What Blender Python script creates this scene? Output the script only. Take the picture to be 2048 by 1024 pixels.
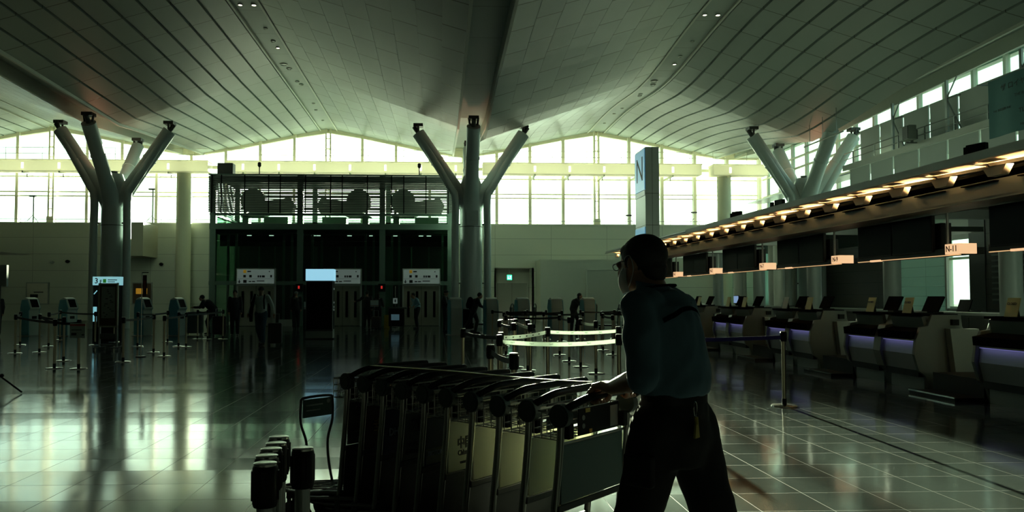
import bpy, bmesh, math, random
from mathutils import Vector, Matrix, Euler, noise as mnoise

for _o in list(bpy.data.objects):
    bpy.data.objects.remove(_o, do_unlink=True)
S = bpy.context.scene
COL = S.collection
random.seed(7)
R = math.radians
PI = math.pi

# ------------------------------------------------------------------ camera
cam_data = bpy.data.cameras.new('camera')
cam_data.sensor_width = 36.0
cam_data.lens = 1500.0 / 2048.0 * 36.0
cam_data.shift_x = 85.0 / 2048.0
cam_data.shift_y = 24.0 / 2048.0
cam_data.clip_end = 2000
cam = bpy.data.objects.new('camera', cam_data)
COL.objects.link(cam)
cam.location = (0, 0, 1.45)
cam.rotation_euler = (PI / 2 + math.atan(56 / 1500), 0, -math.atan(62 / 1500))
S.camera = cam

# ------------------------------------------------------------------ sky and sun
SUN_AZ, SUN_EL = R(3.6), R(9.2)           # low sun beyond the back windows
sun_dir = Vector((math.sin(SUN_AZ) * math.cos(SUN_EL), math.cos(SUN_AZ) * math.cos(SUN_EL), math.sin(SUN_EL)))
world = bpy.data.worlds.new('sky')
S.world = world
world.use_nodes = True
nt = world.node_tree
nt.nodes.clear()
def wn(t, **k):
    n = nt.nodes.new(t)
    for a, b in k.items():
        setattr(n, a, b)
    return n
w_out = wn('ShaderNodeOutputWorld'); w_bg = wn('ShaderNodeBackground')
w_tc = wn('ShaderNodeTexCoord'); w_sep = wn('ShaderNodeSeparateXYZ')
nt.links.new(w_tc.outputs['Generated'], w_sep.inputs[0])
w_ramp = wn('ShaderNodeValToRGB')
w_map = wn('ShaderNodeMath', operation='MULTIPLY_ADD'); w_map.inputs[1].default_value = 0.5; w_map.inputs[2].default_value = 0.5
nt.links.new(w_sep.outputs['Z'], w_map.inputs[0]); nt.links.new(w_map.outputs[0], w_ramp.inputs[0])
cr = w_ramp.color_ramp
cr.elements[0].position = 0.0; cr.elements[0].color = (0.30, 0.31, 0.26, 1)
cr.elements[1].position = 1.0; cr.elements[1].color = (0.10, 0.22, 0.28, 1)
for p, c in ((0.485, (0.45, 0.52, 0.48, 1)), (0.505, (0.70, 0.97, 0.97, 1)), (0.62, (0.56, 0.82, 0.84, 1)), (0.75, (0.26, 0.48, 0.56, 1))):
    e = cr.elements.new(p); e.color = c
w_dot = wn('ShaderNodeVectorMath', operation='DOT_PRODUCT'); w_dot.inputs[1].default_value = sun_dir
nt.links.new(w_tc.outputs['Generated'], w_dot.inputs[0])
w_cl = wn('ShaderNodeMath', operation='MAXIMUM'); w_cl.inputs[1].default_value = 0.0
nt.links.new(w_dot.outputs['Value'], w_cl.inputs[0])
w_pw = wn('ShaderNodeMath', operation='POWER'); w_pw.inputs[1].default_value = 10.0
nt.links.new(w_cl.outputs[0], w_pw.inputs[0])
w_glow = wn('ShaderNodeMix', data_type='RGBA', blend_type='ADD')
w_glow.inputs['B'].default_value = (2.9, 2.85, 2.10, 1)
nt.links.new(w_pw.outputs[0], w_glow.inputs['Factor']); nt.links.new(w_ramp.outputs[0], w_glow.inputs['A'])
nt.links.new(w_glow.outputs['Result'], w_bg.inputs['Color'])
w_bg.inputs['Strength'].default_value = 1.9
nt.links.new(w_bg.outputs[0], w_out.inputs['Surface'])

sun_data = bpy.data.lights.new('sun', 'SUN')
sun_data.energy = 34.0
sun_data.angle = R(0.6)
sun_data.color = (1.0, 0.91, 0.72)
sun = bpy.data.objects.new('sun', sun_data)
COL.objects.link(sun)
sun.location = (10, 120, 25)
sun.rotation_euler = (-sun_dir).to_track_quat('-Z', 'Y').to_euler()

S.view_settings.view_transform = 'Standard'
S.view_settings.look = 'None'
S.view_settings.exposure = 0.3
S.view_settings.gamma = 1.0
S.view_settings.use_curve_mapping = False
S.cycles.max_bounces = 7
S.cycles.diffuse_bounces = 4
S.cycles.glossy_bounces = 4
S.cycles.transparent_max_bounces = 16
S.cycles.transmission_bounces = 4
S.cycles.caustics_reflective = False
S.cycles.caustics_refractive = False
S.cycles.sample_clamp_indirect = 4.0
S.cycles.use_denoising = True

# ------------------------------------------------------------------ helpers
class MB:
    """collects simple solids in one bmesh and links them as one object"""
    def __init__(s):
        s.bm = bmesh.new()
    def _f(s, vs):
        try:
            return s.bm.faces.new(vs)
        except ValueError:
            return None
    def box(s, x0, x1, y0, y1, z0, z1, M=None):
        P = [(x0, y0, z0), (x1, y0, z0), (x1, y1, z0), (x0, y1, z0), (x0, y0, z1), (x1, y0, z1), (x1, y1, z1), (x0, y1, z1)]
        v = [s.bm.verts.new(M @ Vector(p) if M else p) for p in P]
        for q in ((0, 3, 2, 1), (4, 5, 6, 7), (0, 1, 5, 4), (1, 2, 6, 5), (2, 3, 7, 6), (3, 0, 4, 7)):
            s._f([v[i] for i in q])
        return s
    def rings(s, rings, closed=True, cap0=True, cap1=True):
        rv = [[s.bm.verts.new(p) for p in r] for r in rings]
        n = len(rv[0])
        for a, b in zip(rv, rv[1:]):
            for i in range(n if closed else n - 1):
                j = (i + 1) % n
                s._f([a[i], a[j], b[j], b[i]])
        if closed and cap0: s._f(list(reversed(rv[0])))
        if closed and cap1: s._f(rv[-1])
        return s
    def tube(s, pts, r, n=8, loop=False, caps=True):
        pts = [Vector(p) for p in pts]
        m = len(pts)
        rs = r if isinstance(r, (list, tuple)) else [r] * m
        tang = []
        for i in range(m):
            a = pts[i - 1] if i else (pts[-1] if loop else pts[0])
            b = pts[(i + 1) % m] if (i < m - 1 or loop) else pts[-1]
            t = (b - a)
            tang.append(t.normalized() if t.length > 1e-9 else Vector((0, 0, 1)))
        up = Vector((0, 0, 1)) if abs(tang[0].z) < 0.9 else Vector((1, 0, 0))
        u = tang[0].cross(up).normalized()
        rings = []
        for i in range(m):
            t = tang[i]
            u = (u - t * u.dot(t))
            u = u.normalized() if u.length > 1e-6 else t.orthogonal().normalized()
            v = t.cross(u)
            rings.append([pts[i] + (u * math.cos(2 * PI * k / n) + v * math.sin(2 * PI * k / n)) * rs[i] for k in range(n)])
        if loop:
            rings.append(rings[0])
        return s.rings(rings, cap0=caps and not loop, cap1=caps and not loop)
    def cyl(s, p0, p1, r0, r1=None, n=14):
        return s.tube([p0, p1], [r0, r0 if r1 is None else r1], n)
    def lathe(s, prof, c=(0, 0, 0), n=20):
        c = Vector(c)
        return s.rings([[c + Vector((r * math.cos(2 * PI * k / n), r * math.sin(2 * PI * k / n), z)) for k in range(n)] for r, z in prof])
    def prism(s, poly, f, w0, w1):
        a = [s.bm.verts.new(f(u, v, w0)) for u, v in poly]
        b = [s.bm.verts.new(f(u, v, w1)) for u, v in poly]
        n = len(poly)
        s._f(list(reversed(a))); s._f(b)
        for i in range(n):
            j = (i + 1) % n
            s._f([a[i], a[j], b[j], b[i]])
        return s
    def ell(s, c, r, nu=14, nv=9, M=None):
        c = Vector(c)
        rings = []
        for i in range(nv + 1):
            th = PI * (0.02 + 0.96 * i / nv)
            ring = []
            for k in range(nu):
                p = Vector((r[0] * math.sin(th) * math.cos(2 * PI * k / nu), r[1] * math.sin(th) * math.sin(2 * PI * k / nu), -r[2] * math.cos(th)))
                ring.append(c + (M @ p if M else p))
            rings.append(ring)
        return s.rings(rings)
    def build(s, name, mat, parent=None, smooth=False, bevel=0.0, kind=None):
        bmesh.ops.recalc_face_normals(s.bm, faces=s.bm.faces[:])
        me = bpy.data.meshes.new(name)
        s.bm.to_mesh(me); s.bm.free()
        if mat: me.materials.append(mat)
        if smooth:
            me.polygons.foreach_set('use_smooth', [True] * len(me.polygons))
            try: me.set_sharp_from_angle(angle=R(45))
            except Exception: pass
        o = bpy.data.objects.new(name, me)
        COL.objects.link(o)
        if parent: o.parent = parent
        if bevel:
            b = o.modifiers.new('bevel', 'BEVEL'); b.width = bevel; b.segments = 2; b.limit_method = 'ANGLE'
        if kind: o['kind'] = kind
        return o

def tag(o, label, cat, group=None):
    o['label'] = label; o['category'] = cat
    if group: o['group'] = group
    return o
def thing(name, label, cat, loc=(0, 0, 0), rz=0.0, group=None):
    o = bpy.data.objects.new(name, None)
    o.empty_display_size = 0.2
    COL.objects.link(o)
    o.location = loc; o.rotation_euler = (0, 0, rz)
    return tag(o, label, cat, group)
def dup(root, loc, rz=None, label=None, group=None):
    def cp(o, parent):
        c = o.copy(); COL.objects.link(c)
        if parent: c.parent = parent
        for ch in KIDS(o): cp(ch, c)
        return c
    def KIDS(o): return list(o.children)
    r = cp(root, None)
    r.location = loc
    if rz is not None: r.rotation_euler = (0, 0, rz)
    if label: r['label'] = label
    if group: r['group'] = group
    return r
def struct(o, label=None):
    o['kind'] = 'structure'
    if label: o['label'] = label
    return o

def mat(name, col, rough=0.5, metal=0.0, var=0.12, scale=6.0, bump=0.0, emit=None, estr=1.0, spec=None, coat=0.0):
    m = bpy.data.materials.new(name); m.use_nodes = True
    n = m.node_tree; b = n.nodes['Principled BSDF']
    b.inputs['Roughness'].default_value = rough; b.inputs['Metallic'].default_value = metal
    if spec is not None: b.inputs['Specular IOR Level'].default_value = spec
    if coat: b.inputs['Coat Weight'].default_value = coat
    tc = n.nodes.new('ShaderNodeTexCoord'); ns = n.nodes.new('ShaderNodeTexNoise')
    ns.inputs['Scale'].default_value = scale; ns.inputs['Detail'].default_value = 3
    n.links.new(tc.outputs['Object'], ns.inputs['Vector'])
    mx = n.nodes.new('ShaderNodeMix'); mx.data_type = 'RGBA'
    lo = tuple(c * (1 - var) for c in col); hi = tuple(min(1, c * (1 + var)) for c in col)
    mx.inputs['A'].default_value = (*lo, 1); mx.inputs['B'].default_value = (*hi, 1)
    n.links.new(ns.outputs['Fac'], mx.inputs['Factor'])
    n.links.new(mx.outputs['Result'], b.inputs['Base Color'])
    if bump:
        bp = n.nodes.new('ShaderNodeBump'); bp.inputs['Strength'].default_value = bump; bp.inputs['Distance'].default_value = 0.02
        n.links.new(ns.outputs['Fac'], bp.inputs['Height']); n.links.new(bp.outputs[0], b.inputs['Normal'])
    if emit:
        b.inputs['Emission Color'].default_value = (*emit, 1); b.inputs['Emission Strength'].default_value = estr
    return m
def glass_mat(name, tint, refl=0.08, rough=0.02):
    m = bpy.data.materials.new(name); m.use_nodes = True
    n = m.node_tree; n.nodes.clear()
    o = n.nodes.new('ShaderNodeOutputMaterial'); t = n.nodes.new('ShaderNodeBsdfTransparent'); g = n.nodes.new('ShaderNodeBsdfGlossy')
    t.inputs['Color'].default_value = (*tint, 1); g.inputs['Roughness'].default_value = rough; g.inputs['Color'].default_value = (0.9, 1, 0.95, 1)
    mx = n.nodes.new('ShaderNodeMixShader'); fr = n.nodes.new('ShaderNodeLayerWeight'); fr.inputs['Blend'].default_value = 0.25
    mm = n.nodes.new('ShaderNodeMath'); mm.operation = 'MULTIPLY_ADD'; mm.inputs[1].default_value = 0.5; mm.inputs[2].default_value = refl
    n.links.new(fr.outputs['Fresnel'], mm.inputs[0]); n.links.new(mm.outputs[0], mx.inputs[0])
    n.links.new(t.outputs[0], mx.inputs[1]); n.links.new(g.outputs[0], mx.inputs[2]); n.links.new(mx.outputs[0], o.inputs['Surface'])
    return m
def translucent(m, col, w):
    n = m.node_tree; b = n.nodes['Principled BSDF']; o = n.nodes['Material Output']
    t = n.nodes.new('ShaderNodeBsdfTranslucent'); t.inputs['Color'].default_value = (*col, 1)
    x = n.nodes.new('ShaderNodeMixShader'); x.inputs[0].default_value = w
    n.links.new(b.outputs[0], x.inputs[1]); n.links.new(t.outputs[0], x.inputs[2]); n.links.new(x.outputs[0], o.inputs['Surface'])
def brick_mat(name, col, mortar, bw, bh, msize, rough=0.5, offset=0.0, var=0.06, src='UV', axes=None, coat=0.0, bump=0.3, spec=None, noise_amt=0.0, nrough=0.0, grout_rough=0.0):
    """panels / tiles with seams; source vector UV or object axes"""
    m = bpy.data.materials.new(name); m.use_nodes = True
    n = m.node_tree; b = n.nodes['Principled BSDF']
    tc = n.nodes.new('ShaderNodeTexCoord')
    br = n.nodes.new('ShaderNodeTexBrick')
    br.offset = offset; br.squash = 1.0
    br.inputs['Scale'].default_value = 1.0
    br.inputs['Brick Width'].default_value = bw; br.inputs['Row Height'].default_value = bh
    br.inputs['Mortar Size'].default_value = msize; br.inputs['Mortar Smooth'].default_value = 0.1
    br.inputs['Color1'].default_value = (*[c * (1 - var) for c in col], 1); br.inputs['Color2'].default_value = (*[min(1, c * (1 + var)) for c in col], 1)
    br.inputs['Mortar'].default_value = (*mortar, 1)
    if axes:
        sp = n.nodes.new('ShaderNodeSeparateXYZ'); cb = n.nodes.new('ShaderNodeCombineXYZ')
        n.links.new(tc.outputs['Object'], sp.inputs[0])
        n.links.new(sp.outputs[axes[0]], cb.inputs[0]); n.links.new(sp.outputs[axes[1]], cb.inputs[1])
        n.links.new(cb.outputs[0], br.inputs['Vector'])
    else:
        n.links.new(tc.outputs[src], br.inputs['Vector'])
    last = br.outputs['Color']
    if noise_amt:
        ns = n.nodes.new('ShaderNodeTexNoise'); ns.inputs['Scale'].default_value = 7.0; ns.inputs['Detail'].default_value = 12; ns.inputs['Roughness'].default_value = 0.82
        n.links.new(tc.outputs['Object'], ns.inputs['Vector'])
        mx = n.nodes.new('ShaderNodeMix'); mx.data_type = 'RGBA'; mx.blend_type = 'MULTIPLY'; mx.inputs['Factor'].default_value = noise_amt
        n.links.new(last, mx.inputs['A']); n.links.new(ns.outputs['Color'], mx.inputs['B'])
        gm = n.nodes.new('ShaderNodeHueSaturation'); gm.inputs['Saturation'].default_value = 0.0; gm.inputs['Value'].default_value = 1.8
        n.links.new(ns.outputs['Color'], gm.inputs['Color']); n.links.new(gm.outputs[0], mx.inputs['B'])
        last = mx.outputs['Result']
        if nrough:
            mr = n.nodes.new('ShaderNodeMath'); mr.operation = 'MULTIPLY_ADD'; mr.inputs[1].default_value = nrough; mr.inputs[2].default_value = rough - nrough * 0.5
            n.links.new(ns.outputs['Fac'], mr.inputs[0]); n.links.new(mr.outputs[0], b.inputs['Roughness'])
    if grout_rough:
        gm2 = n.nodes.new('ShaderNodeMix'); gm2.data_type = 'FLOAT'; gm2.inputs['B'].default_value = grout_rough
        src = b.inputs['Roughness'].links[0].from_socket
        n.links.new(br.outputs['Fac'], gm2.inputs['Factor']); n.links.new(src, gm2.inputs['A']); n.links.new(gm2.outputs['Result'], b.inputs['Roughness'])
    n.links.new(last, b.inputs['Base Color'])
    if not nrough: b.inputs['Roughness'].default_value = rough
    if coat: b.inputs['Coat Weight'].default_value = coat
    if spec is not None: b.inputs['Specular IOR Level'].default_value = spec
    if bump:
        bp = n.nodes.new('ShaderNodeBump'); bp.inputs['Strength'].default_value = bump; bp.inputs['Distance'].default_value = 0.01; bp.invert = True
        n.links.new(br.outputs['Fac'], bp.inputs['Height']); n.links.new(bp.outputs[0], b.inputs['Normal'])
    return m

M = {}
M['white_paint'] = mat('white paint', (0.62, 0.65, 0.58), 0.45, var=0.04)
M['steel_paint'] = mat('painted steel', (0.48, 0.57, 0.56), 0.32, var=0.05, scale=2)
M['mullion'] = mat('window frame paint', (0.86, 0.84, 0.66), 0.5, var=0.05)
M['grey_steel'] = mat('grey steel', (0.34, 0.37, 0.36), 0.35, 0.6, var=0.06)
M['chrome'] = mat('brushed steel', (0.42, 0.43, 0.40), 0.25, 1.0, var=0.05, scale=20)
M['brass'] = mat('warm steel post', (0.34, 0.31, 0.22), 0.30, 1.0, var=0.06, scale=20)
M['black'] = mat('black plastic', (0.008, 0.009, 0.009), 0.45, var=0.2, spec=0.15)
M['matte_black'] = mat('matt black', (0.006, 0.007, 0.007), 0.8, var=0.2, spec=0.0)
M['screen'] = mat('dark screen', (0.003, 0.004, 0.004), 0.35, var=0.1, spec=0.04)
M['rubber'] = mat('rubber', (0.010, 0.010, 0.010), 0.75, var=0.2)
M['dark_grey'] = mat('dark grey laminate', (0.045, 0.050, 0.046), 0.5, var=0.1)
M['mid_grey'] = mat('mid grey laminate', (0.15, 0.17, 0.155), 0.45, var=0.06)
M['pale_grey'] = mat('pale grey laminate', (0.36, 0.40, 0.37), 0.45, var=0.05)
M['cream_wall'] = mat('cream wall', (0.55, 0.55, 0.46), 0.6, var=0.04)
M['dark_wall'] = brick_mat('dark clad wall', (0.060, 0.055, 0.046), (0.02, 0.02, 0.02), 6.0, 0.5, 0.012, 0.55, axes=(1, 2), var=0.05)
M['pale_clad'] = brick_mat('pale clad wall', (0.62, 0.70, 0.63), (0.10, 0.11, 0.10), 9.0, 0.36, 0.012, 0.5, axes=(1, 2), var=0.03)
M['wall_panel'] = brick_mat('wall panels', (0.56, 0.59, 0.51), (0.30, 0.32, 0.28), 3.4, 0.98, 0.012, 0.55, axes=(0, 2), var=0.03)
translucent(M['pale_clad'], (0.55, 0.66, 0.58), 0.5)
M['frosted'] = mat('frosted glass wall', (0.5, 0.58, 0.52), 0.5, var=0.05)
translucent(M['frosted'], (0.46, 0.60, 0.54), 0.75)
M['side_panel'] = mat('gallery board', (0.62, 0.68, 0.65), 0.6, var=0.05, scale=1.2)
M['roof_rib'] = brick_mat('ribbed ceiling panels', (0.39, 0.455, 0.43), (0.13, 0.14, 0.11), 1.0, 1.0, 0.010, 0.45, 0.0, 0.035, bump=0.35, spec=0.42)
M['roof_tile'] = brick_mat('shingled ceiling panels', (0.39, 0.455, 0.43), (0.16, 0.17, 0.14), 1.0, 1.0, 0.018, 0.40, 0.5, 0.09, bump=0.8, spec=0.42)
M['roof_strip'] = brick_mat('ceiling strip', (0.39, 0.455, 0.43), (0.16, 0.17, 0.14), 2.4, 50, 0.012, 0.45, axes=(1, 0), var=0.03, spec=0.42)
M['floor'] = brick_mat('stone floor', (0.055, 0.066, 0.062), (0.014, 0.015, 0.013), 0.497, 0.456, 0.0022, 0.11, 0.0, 0.14, axes=(0, 1), coat=0.0, bump=0.25, spec=0.6, noise_amt=0.55, nrough=0.10, grout_rough=0.8)
# joints along the hall painted pale, as the low sun lights them
_n = M['floor'].node_tree; _b = _n.nodes['Principled BSDF']
_cb = [x for x in _n.nodes if x.type == 'COMBXYZ'][0]; _sp = [x for x in _n.nodes if x.type == 'SEPXYZ'][0]
def _math(op, a, b=None):
    q = _n.nodes.new('ShaderNodeMath'); q.operation = op
    for i, v in enumerate((a, b)):
        if v is None: continue
        if isinstance(v, (int, float)): q.inputs[i].default_value = v
        else: _n.links.new(v, q.inputs[i])
    return q.outputs[0]
_x = _math('ADD', _sp.outputs[0], 0.497 * 100 - 0.192); _y = _math('ADD', _sp.outputs[1], 0.456 * 100 - 5.48)
_n.links.new(_x, _cb.inputs[0]); _n.links.new(_y, _cb.inputs[1])
_fr = _math('FRACT', _math('MULTIPLY', _x, 1 / 0.497))
_mask = _math('LESS_THAN', _math('ABSOLUTE', _math('SUBTRACT', _math('ABSOLUTE', _math('SUBTRACT', _fr, 0.5)), 0.5)), 0.0042)
_mc = _n.nodes.new('ShaderNodeMix'); _mc.data_type = 'RGBA'; _mc.inputs['B'].default_value = (0.10, 0.105, 0.085, 1)
_n.links.new(_mask, _mc.inputs['Factor']); _n.links.new(_b.inputs['Base Color'].links[0].from_socket, _mc.inputs['A']); _n.links.new(_mc.outputs['Result'], _b.inputs['Base Color'])
_mr = _n.nodes.new('ShaderNodeMix'); _mr.data_type = 'FLOAT'; _mr.inputs['B'].default_value = 0.6
_n.links.new(_mask, _mr.inputs['Factor']); _n.links.new(_b.inputs['Roughness'].links[0].from_socket, _mr.inputs['A']); _n.links.new(_mr.outputs['Result'], _b.inputs['Roughness'])
# every row of slabs sits a hair out of level, so reflections step from row to row
_row = _math('FLOOR', _math('MULTIPLY', _y, 1 / 0.456)); _col = _math('FLOOR', _math('MULTIPLY', _x, 1 / 0.497))
_wn = _n.nodes.new('ShaderNodeTexWhiteNoise'); _wn.noise_dimensions = '1D'; _n.links.new(_row, _wn.inputs['W'])
_wt = _n.nodes.new('ShaderNodeTexWhiteNoise'); _wt.noise_dimensions = '1D'; _n.links.new(_math('ADD', _math('MULTIPLY', _row, 57.3), _col), _wt.inputs['W'])
_dy = _math('ADD', _math('MULTIPLY', _math('SUBTRACT', _wn.outputs['Value'], 0.5), 0.013), _math('MULTIPLY', _math('SUBTRACT', _wt.outputs['Value'], 0.5), 0.004))
_nv = _n.nodes.new('ShaderNodeCombineXYZ'); _nv.inputs[2].default_value = 1.0; _n.links.new(_dy, _nv.inputs[1])
_nn = _n.nodes.new('ShaderNodeVectorMath'); _nn.operation = 'NORMALIZE'; _n.links.new(_nv.outputs[0], _nn.inputs[0])
_n.links.new(_nn.outputs[0], [x for x in _n.nodes if x.type == 'BUMP'][0].inputs['Normal'])
M['glass'] = glass_mat('window glass', (0.88, 0.98, 0.90), 0.04)
M['green_glass'] = glass_mat('green glass', (0.66, 0.82, 0.73), 0.06)
M['green_steel'] = mat('green grey steel', (0.10, 0.17, 0.14), 0.4, var=0.08)
M['louvre'] = mat('louvre slats', (0.10, 0.12, 0.11), 0.45, var=0.1)

def bez(pts, n=8):
    """smooth chain through points (Catmull-Rom)"""
    P = [Vector(p) for p in pts]
    out = []
    for i in range(len(P) - 1):
        p0 = P[i - 1] if i else P[0] * 2 - P[1]
        p1, p2 = P[i], P[i + 1]
        p3 = P[i + 2] if i + 2 < len(P) else P[-1] * 2 - P[-2]
        for k in range(n):
            t = k / n
            out.append(0.5 * ((2 * p1) + (p2 - p0) * t + (2 * p0 - 5 * p1 + 4 * p2 - p3) * t * t + (3 * p1 - p0 - 3 * p2 + p3) * t ** 3))
    out.append(P[-1])
    return out

def text_mesh(body, size, extrude=0.0015, align='CENTER', bold=0.0, sx=1.0):
    cu = bpy.data.curves.new('lettering', 'FONT')
    cu.body = body; cu.size = size; cu.extrude = extrude; cu.align_x = align; cu.align_y = 'CENTER'; cu.resolution_u = 2
    cu.offset = bold
    o = bpy.data.objects.new('lettering', cu)
    COL.objects.link(o)
    bpy.context.view_layer.update()
    me = bpy.data.meshes.new_from_object(o.evaluated_get(bpy.context.evaluated_depsgraph_get()))
    bpy.data.objects.remove(o, do_unlink=True)
    for v in me.vertices:
        v.co.x *= sx
    return me
def lettering(body, size, m, parent, loc, rot, align='CENTER', bold=0.0, name='lettering', sx=1.0):
    """flat letters; rot is an Euler, letters lie in local XY"""
    me = text_mesh(body, size, align=align, bold=bold, sx=sx)
    me.materials.clear(); me.materials.append(m)
    o = bpy.data.objects.new(name, me); COL.objects.link(o)
    o.location = loc; o.rotation_euler = rot
    if parent: o.parent = parent
    return o
FRONT = (PI / 2, 0, 0)              # readable from -Y
# ================================================================== the setting
M['hall_dark'] = mat('low bounce wall', (0.02, 0.022, 0.022), 0.6)  # walls out of view darkened to cut bounced light
XL, XR, YB, YF = -31.0, 20.0, 45.6, -14.0
RIDGES = [-22.95, -6.65, 9.65]
HALF = 8.15
VAL0 = 0.62       # half width of valley strip
RID0 = 0.50       # half width of ridge strip
def slope(y):
    if y < 33.6:
        return 0.345 - 0.0050 * (33.6 - max(y, 20.0)) - 0.002 * (20.0 - min(y, 20.0))
    t = min(1, max(0, (y - 33.6) / (YB - 33.6)))
    return 0.345 + (0.205 - 0.345) * (t ** 0.9)
def ridge_z(y, xr):
    z = 11.5
    if xr > 5:
        z += -0.55 * math.exp(-((y - 32.5) / 5.0) ** 2)
    return z
def roof_z(d, y, xr):
    return ridge_z(y, xr) - slope(y) * max(0.0, d - RID0)
ys = [YF, -8, -2, 2, 6] + [8 + 1.6 * k for k in range(16)] + [33.6] + [34.6 + k for k in range(11)] + [YB + 0.1]
NS = 9
SW = (HALF - VAL0 - RID0) / NS
def roof_face(xr, side, ribbed, xlim=None):
    """one sloping face of a vault: strips run along the hall with grooves between them"""
    bm = bmesh.new(); uvl = bm.loops.layers.uv.new('UVMap')
    gw, gd = (0.10, 0.11) if ribbed else (0.012, 0.012)
    prof = []                                   # (d, dz, v)
    for j in range(NS):
        d0 = RID0 + SW * j
        prof += [(d0 if j else d0 - 0.03, gd if j else 0.02, j + 0.0), (d0 + gw, gd, j + 0.001), (d0 + gw, 0.0, j + 0.02), (d0 + SW * 0.5, 0.0, j + 0.5), (d0 + SW, 0.0, j + 0.98)]
    prof.append((RID0 + SW * NS, 0.55, NS))
    rows = []
    for y in ys:
        rows.append([bm.verts.new((xr + side * d, y, roof_z(d, y, xr) + dz)) for d, dz, v in prof])
    for a in range(len(rows) - 1):
        for i in range(len(prof) - 1):
            f = bm.faces.new([rows[a][i], rows[a][i + 1], rows[a + 1][i + 1], rows[a + 1][i]])
            vm = (prof[i][2] + prof[i + 1][2]) / 2
            for lp in f.loops:
                y = lp.vert.co.y
                k = 0 if lp.vert in (rows[a][i], rows[a + 1][i]) else 1
                v = prof[i + k][2]
                j = int(vm)
                v = min(max(v, j + 0.02), j + 0.98)
                lp[uvl].uv = ((y / 1.9) + (0 if ribbed else 0.21 * j), v)
    me = bpy.data.meshes.new('ceiling'); bm.to_mesh(me); bm.free()
    me.materials.append(M['roof_rib'] if ribbed else M['roof_tile'])
    o = bpy.data.objects.new('ceiling', me); COL.objects.link(o)
    return struct(o)
for xr in RIDGES:
    left_rib = xr < 1.5
    roof_face(xr, -1, left_rib)
    roof_face(xr, +1, not left_rib)
    # flat strip along the ridge, a little lower than the faces, with a lip
    mb = MB()
    for a, b in zip(ys, ys[1:]):
        za, zb = ridge_z(a, xr), ridge_z(b, xr)
        for e0, e1, dz in ((-RID0 - 0.02, RID0 + 0.02, 0.03),):
            mb._f([mb.bm.verts.new(p) for p in ((xr + e0, a, za + dz), (xr + e1, a, za + dz), (xr + e1, b, zb + dz), (xr + e0, b, zb + dz))])
    bmesh.ops.remove_doubles(mb.bm, verts=mb.bm.verts[:], dist=0.001)
    struct(mb.build('ceiling', M['roof_strip']))
    mb = MB()
    for sx in (-1, 1):
        for a, b in zip(ys, ys[1:]):
            za, zb = ridge_z(a, xr), ridge_z(b, xr)
            x0 = xr + sx * RID0
            P = [(x0 - 0.04, a, za - 0.05), (x0 + 0.04, a, za - 0.05), (x0 + 0.04, a, za + 0.1), (x0 - 0.04, a, za + 0.1)]
            Q = [(p[0], b, p[2] - za + zb) for p in P]
            mb.rings([P, Q], cap0=False, cap1=False)
    struct(mb.build('trim_1', M['white_paint']))
# valley strips (recessed gutters)
for xv in (-31.1 + HALF * 2, 1.5, 17.8):
    mb = MB()
    for a, b in zip(ys, ys[1:]):
        za = 11.5 - slope(a) * (HALF - VAL0 - RID0) + 0.42; zb = 11.5 - slope(b) * (HALF - VAL0 - RID0) + 0.42
        mb._f([mb.bm.verts.new(p) for p in ((xv - VAL0 - .05, a, za), (xv + VAL0 + .05, a, za), (xv + VAL0 + .05, b, zb), (xv - VAL0 - .05, b, zb))])
    bmesh.ops.remove_doubles(mb.bm, verts=mb.bm.verts[:], dist=0.001)
    struct(mb.build('ceiling', M['roof_strip']))
    mb = MB()
    for sx in (-1, 1):
        for a, b in zip(ys, ys[1:]):
            za = 11.5 - slope(a) * (HALF - VAL0 - RID0); zb = 11.5 - slope(b) * (HALF - VAL0 - RID0)
            x0 = xv + sx * VAL0
            P = [(x0 - 0.05, a, za - 0.10), (x0 + 0.05, a, za - 0.10), (x0 + 0.05, a, za + 0.5), (x0 - 0.05, a, za + 0.5)]
            Q = [(p[0], b, p[2] - za + zb) for p in P]
            mb.rings([P, Q], cap0=False, cap1=False)
    struct(mb.build('trim_1', M['white_paint']))
# edge strip of the roof beyond the right valley, and above everything a closing deck
struct(MB().box(17.8 + VAL0 - 0.1, XR + 0.4, YF, YB + 0.2, 10.0, 10.15).build('ceiling', M['roof_strip']))
struct(MB().box(XL - 0.5, XR + 0.5, YF - 0.5, YB + 0.6, 12.0, 12.3).build('roof_deck', M['grey_steel']))

struct(MB().box(XL - 0.5, XR + 0.5, YF - 0.5, YB + 0.5, -0.3, 0.0).build('floor', M['floor']))
damper = mat('dark carpet', (0.012, 0.013, 0.014), 0.95, var=0.2, scale=40)
struct(MB().box(XL, XR, YF, -0.8, 0.0, 0.008).box(XL, -9.5, -0.8, 14.0, 0.0, 0.008).build('floor_damper', damper))  # dark areas added out of view so the floor bounces less light
struct(MB().box(XL - 0.4, XL, YF, YB, 0, 12).build('wall_left', M['hall_dark']))
struct(MB().box(XL - 0.4, XR + 0.4, YF - 0.4, YF, 0, 12).build('wall_front', M['hall_dark']))

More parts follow.
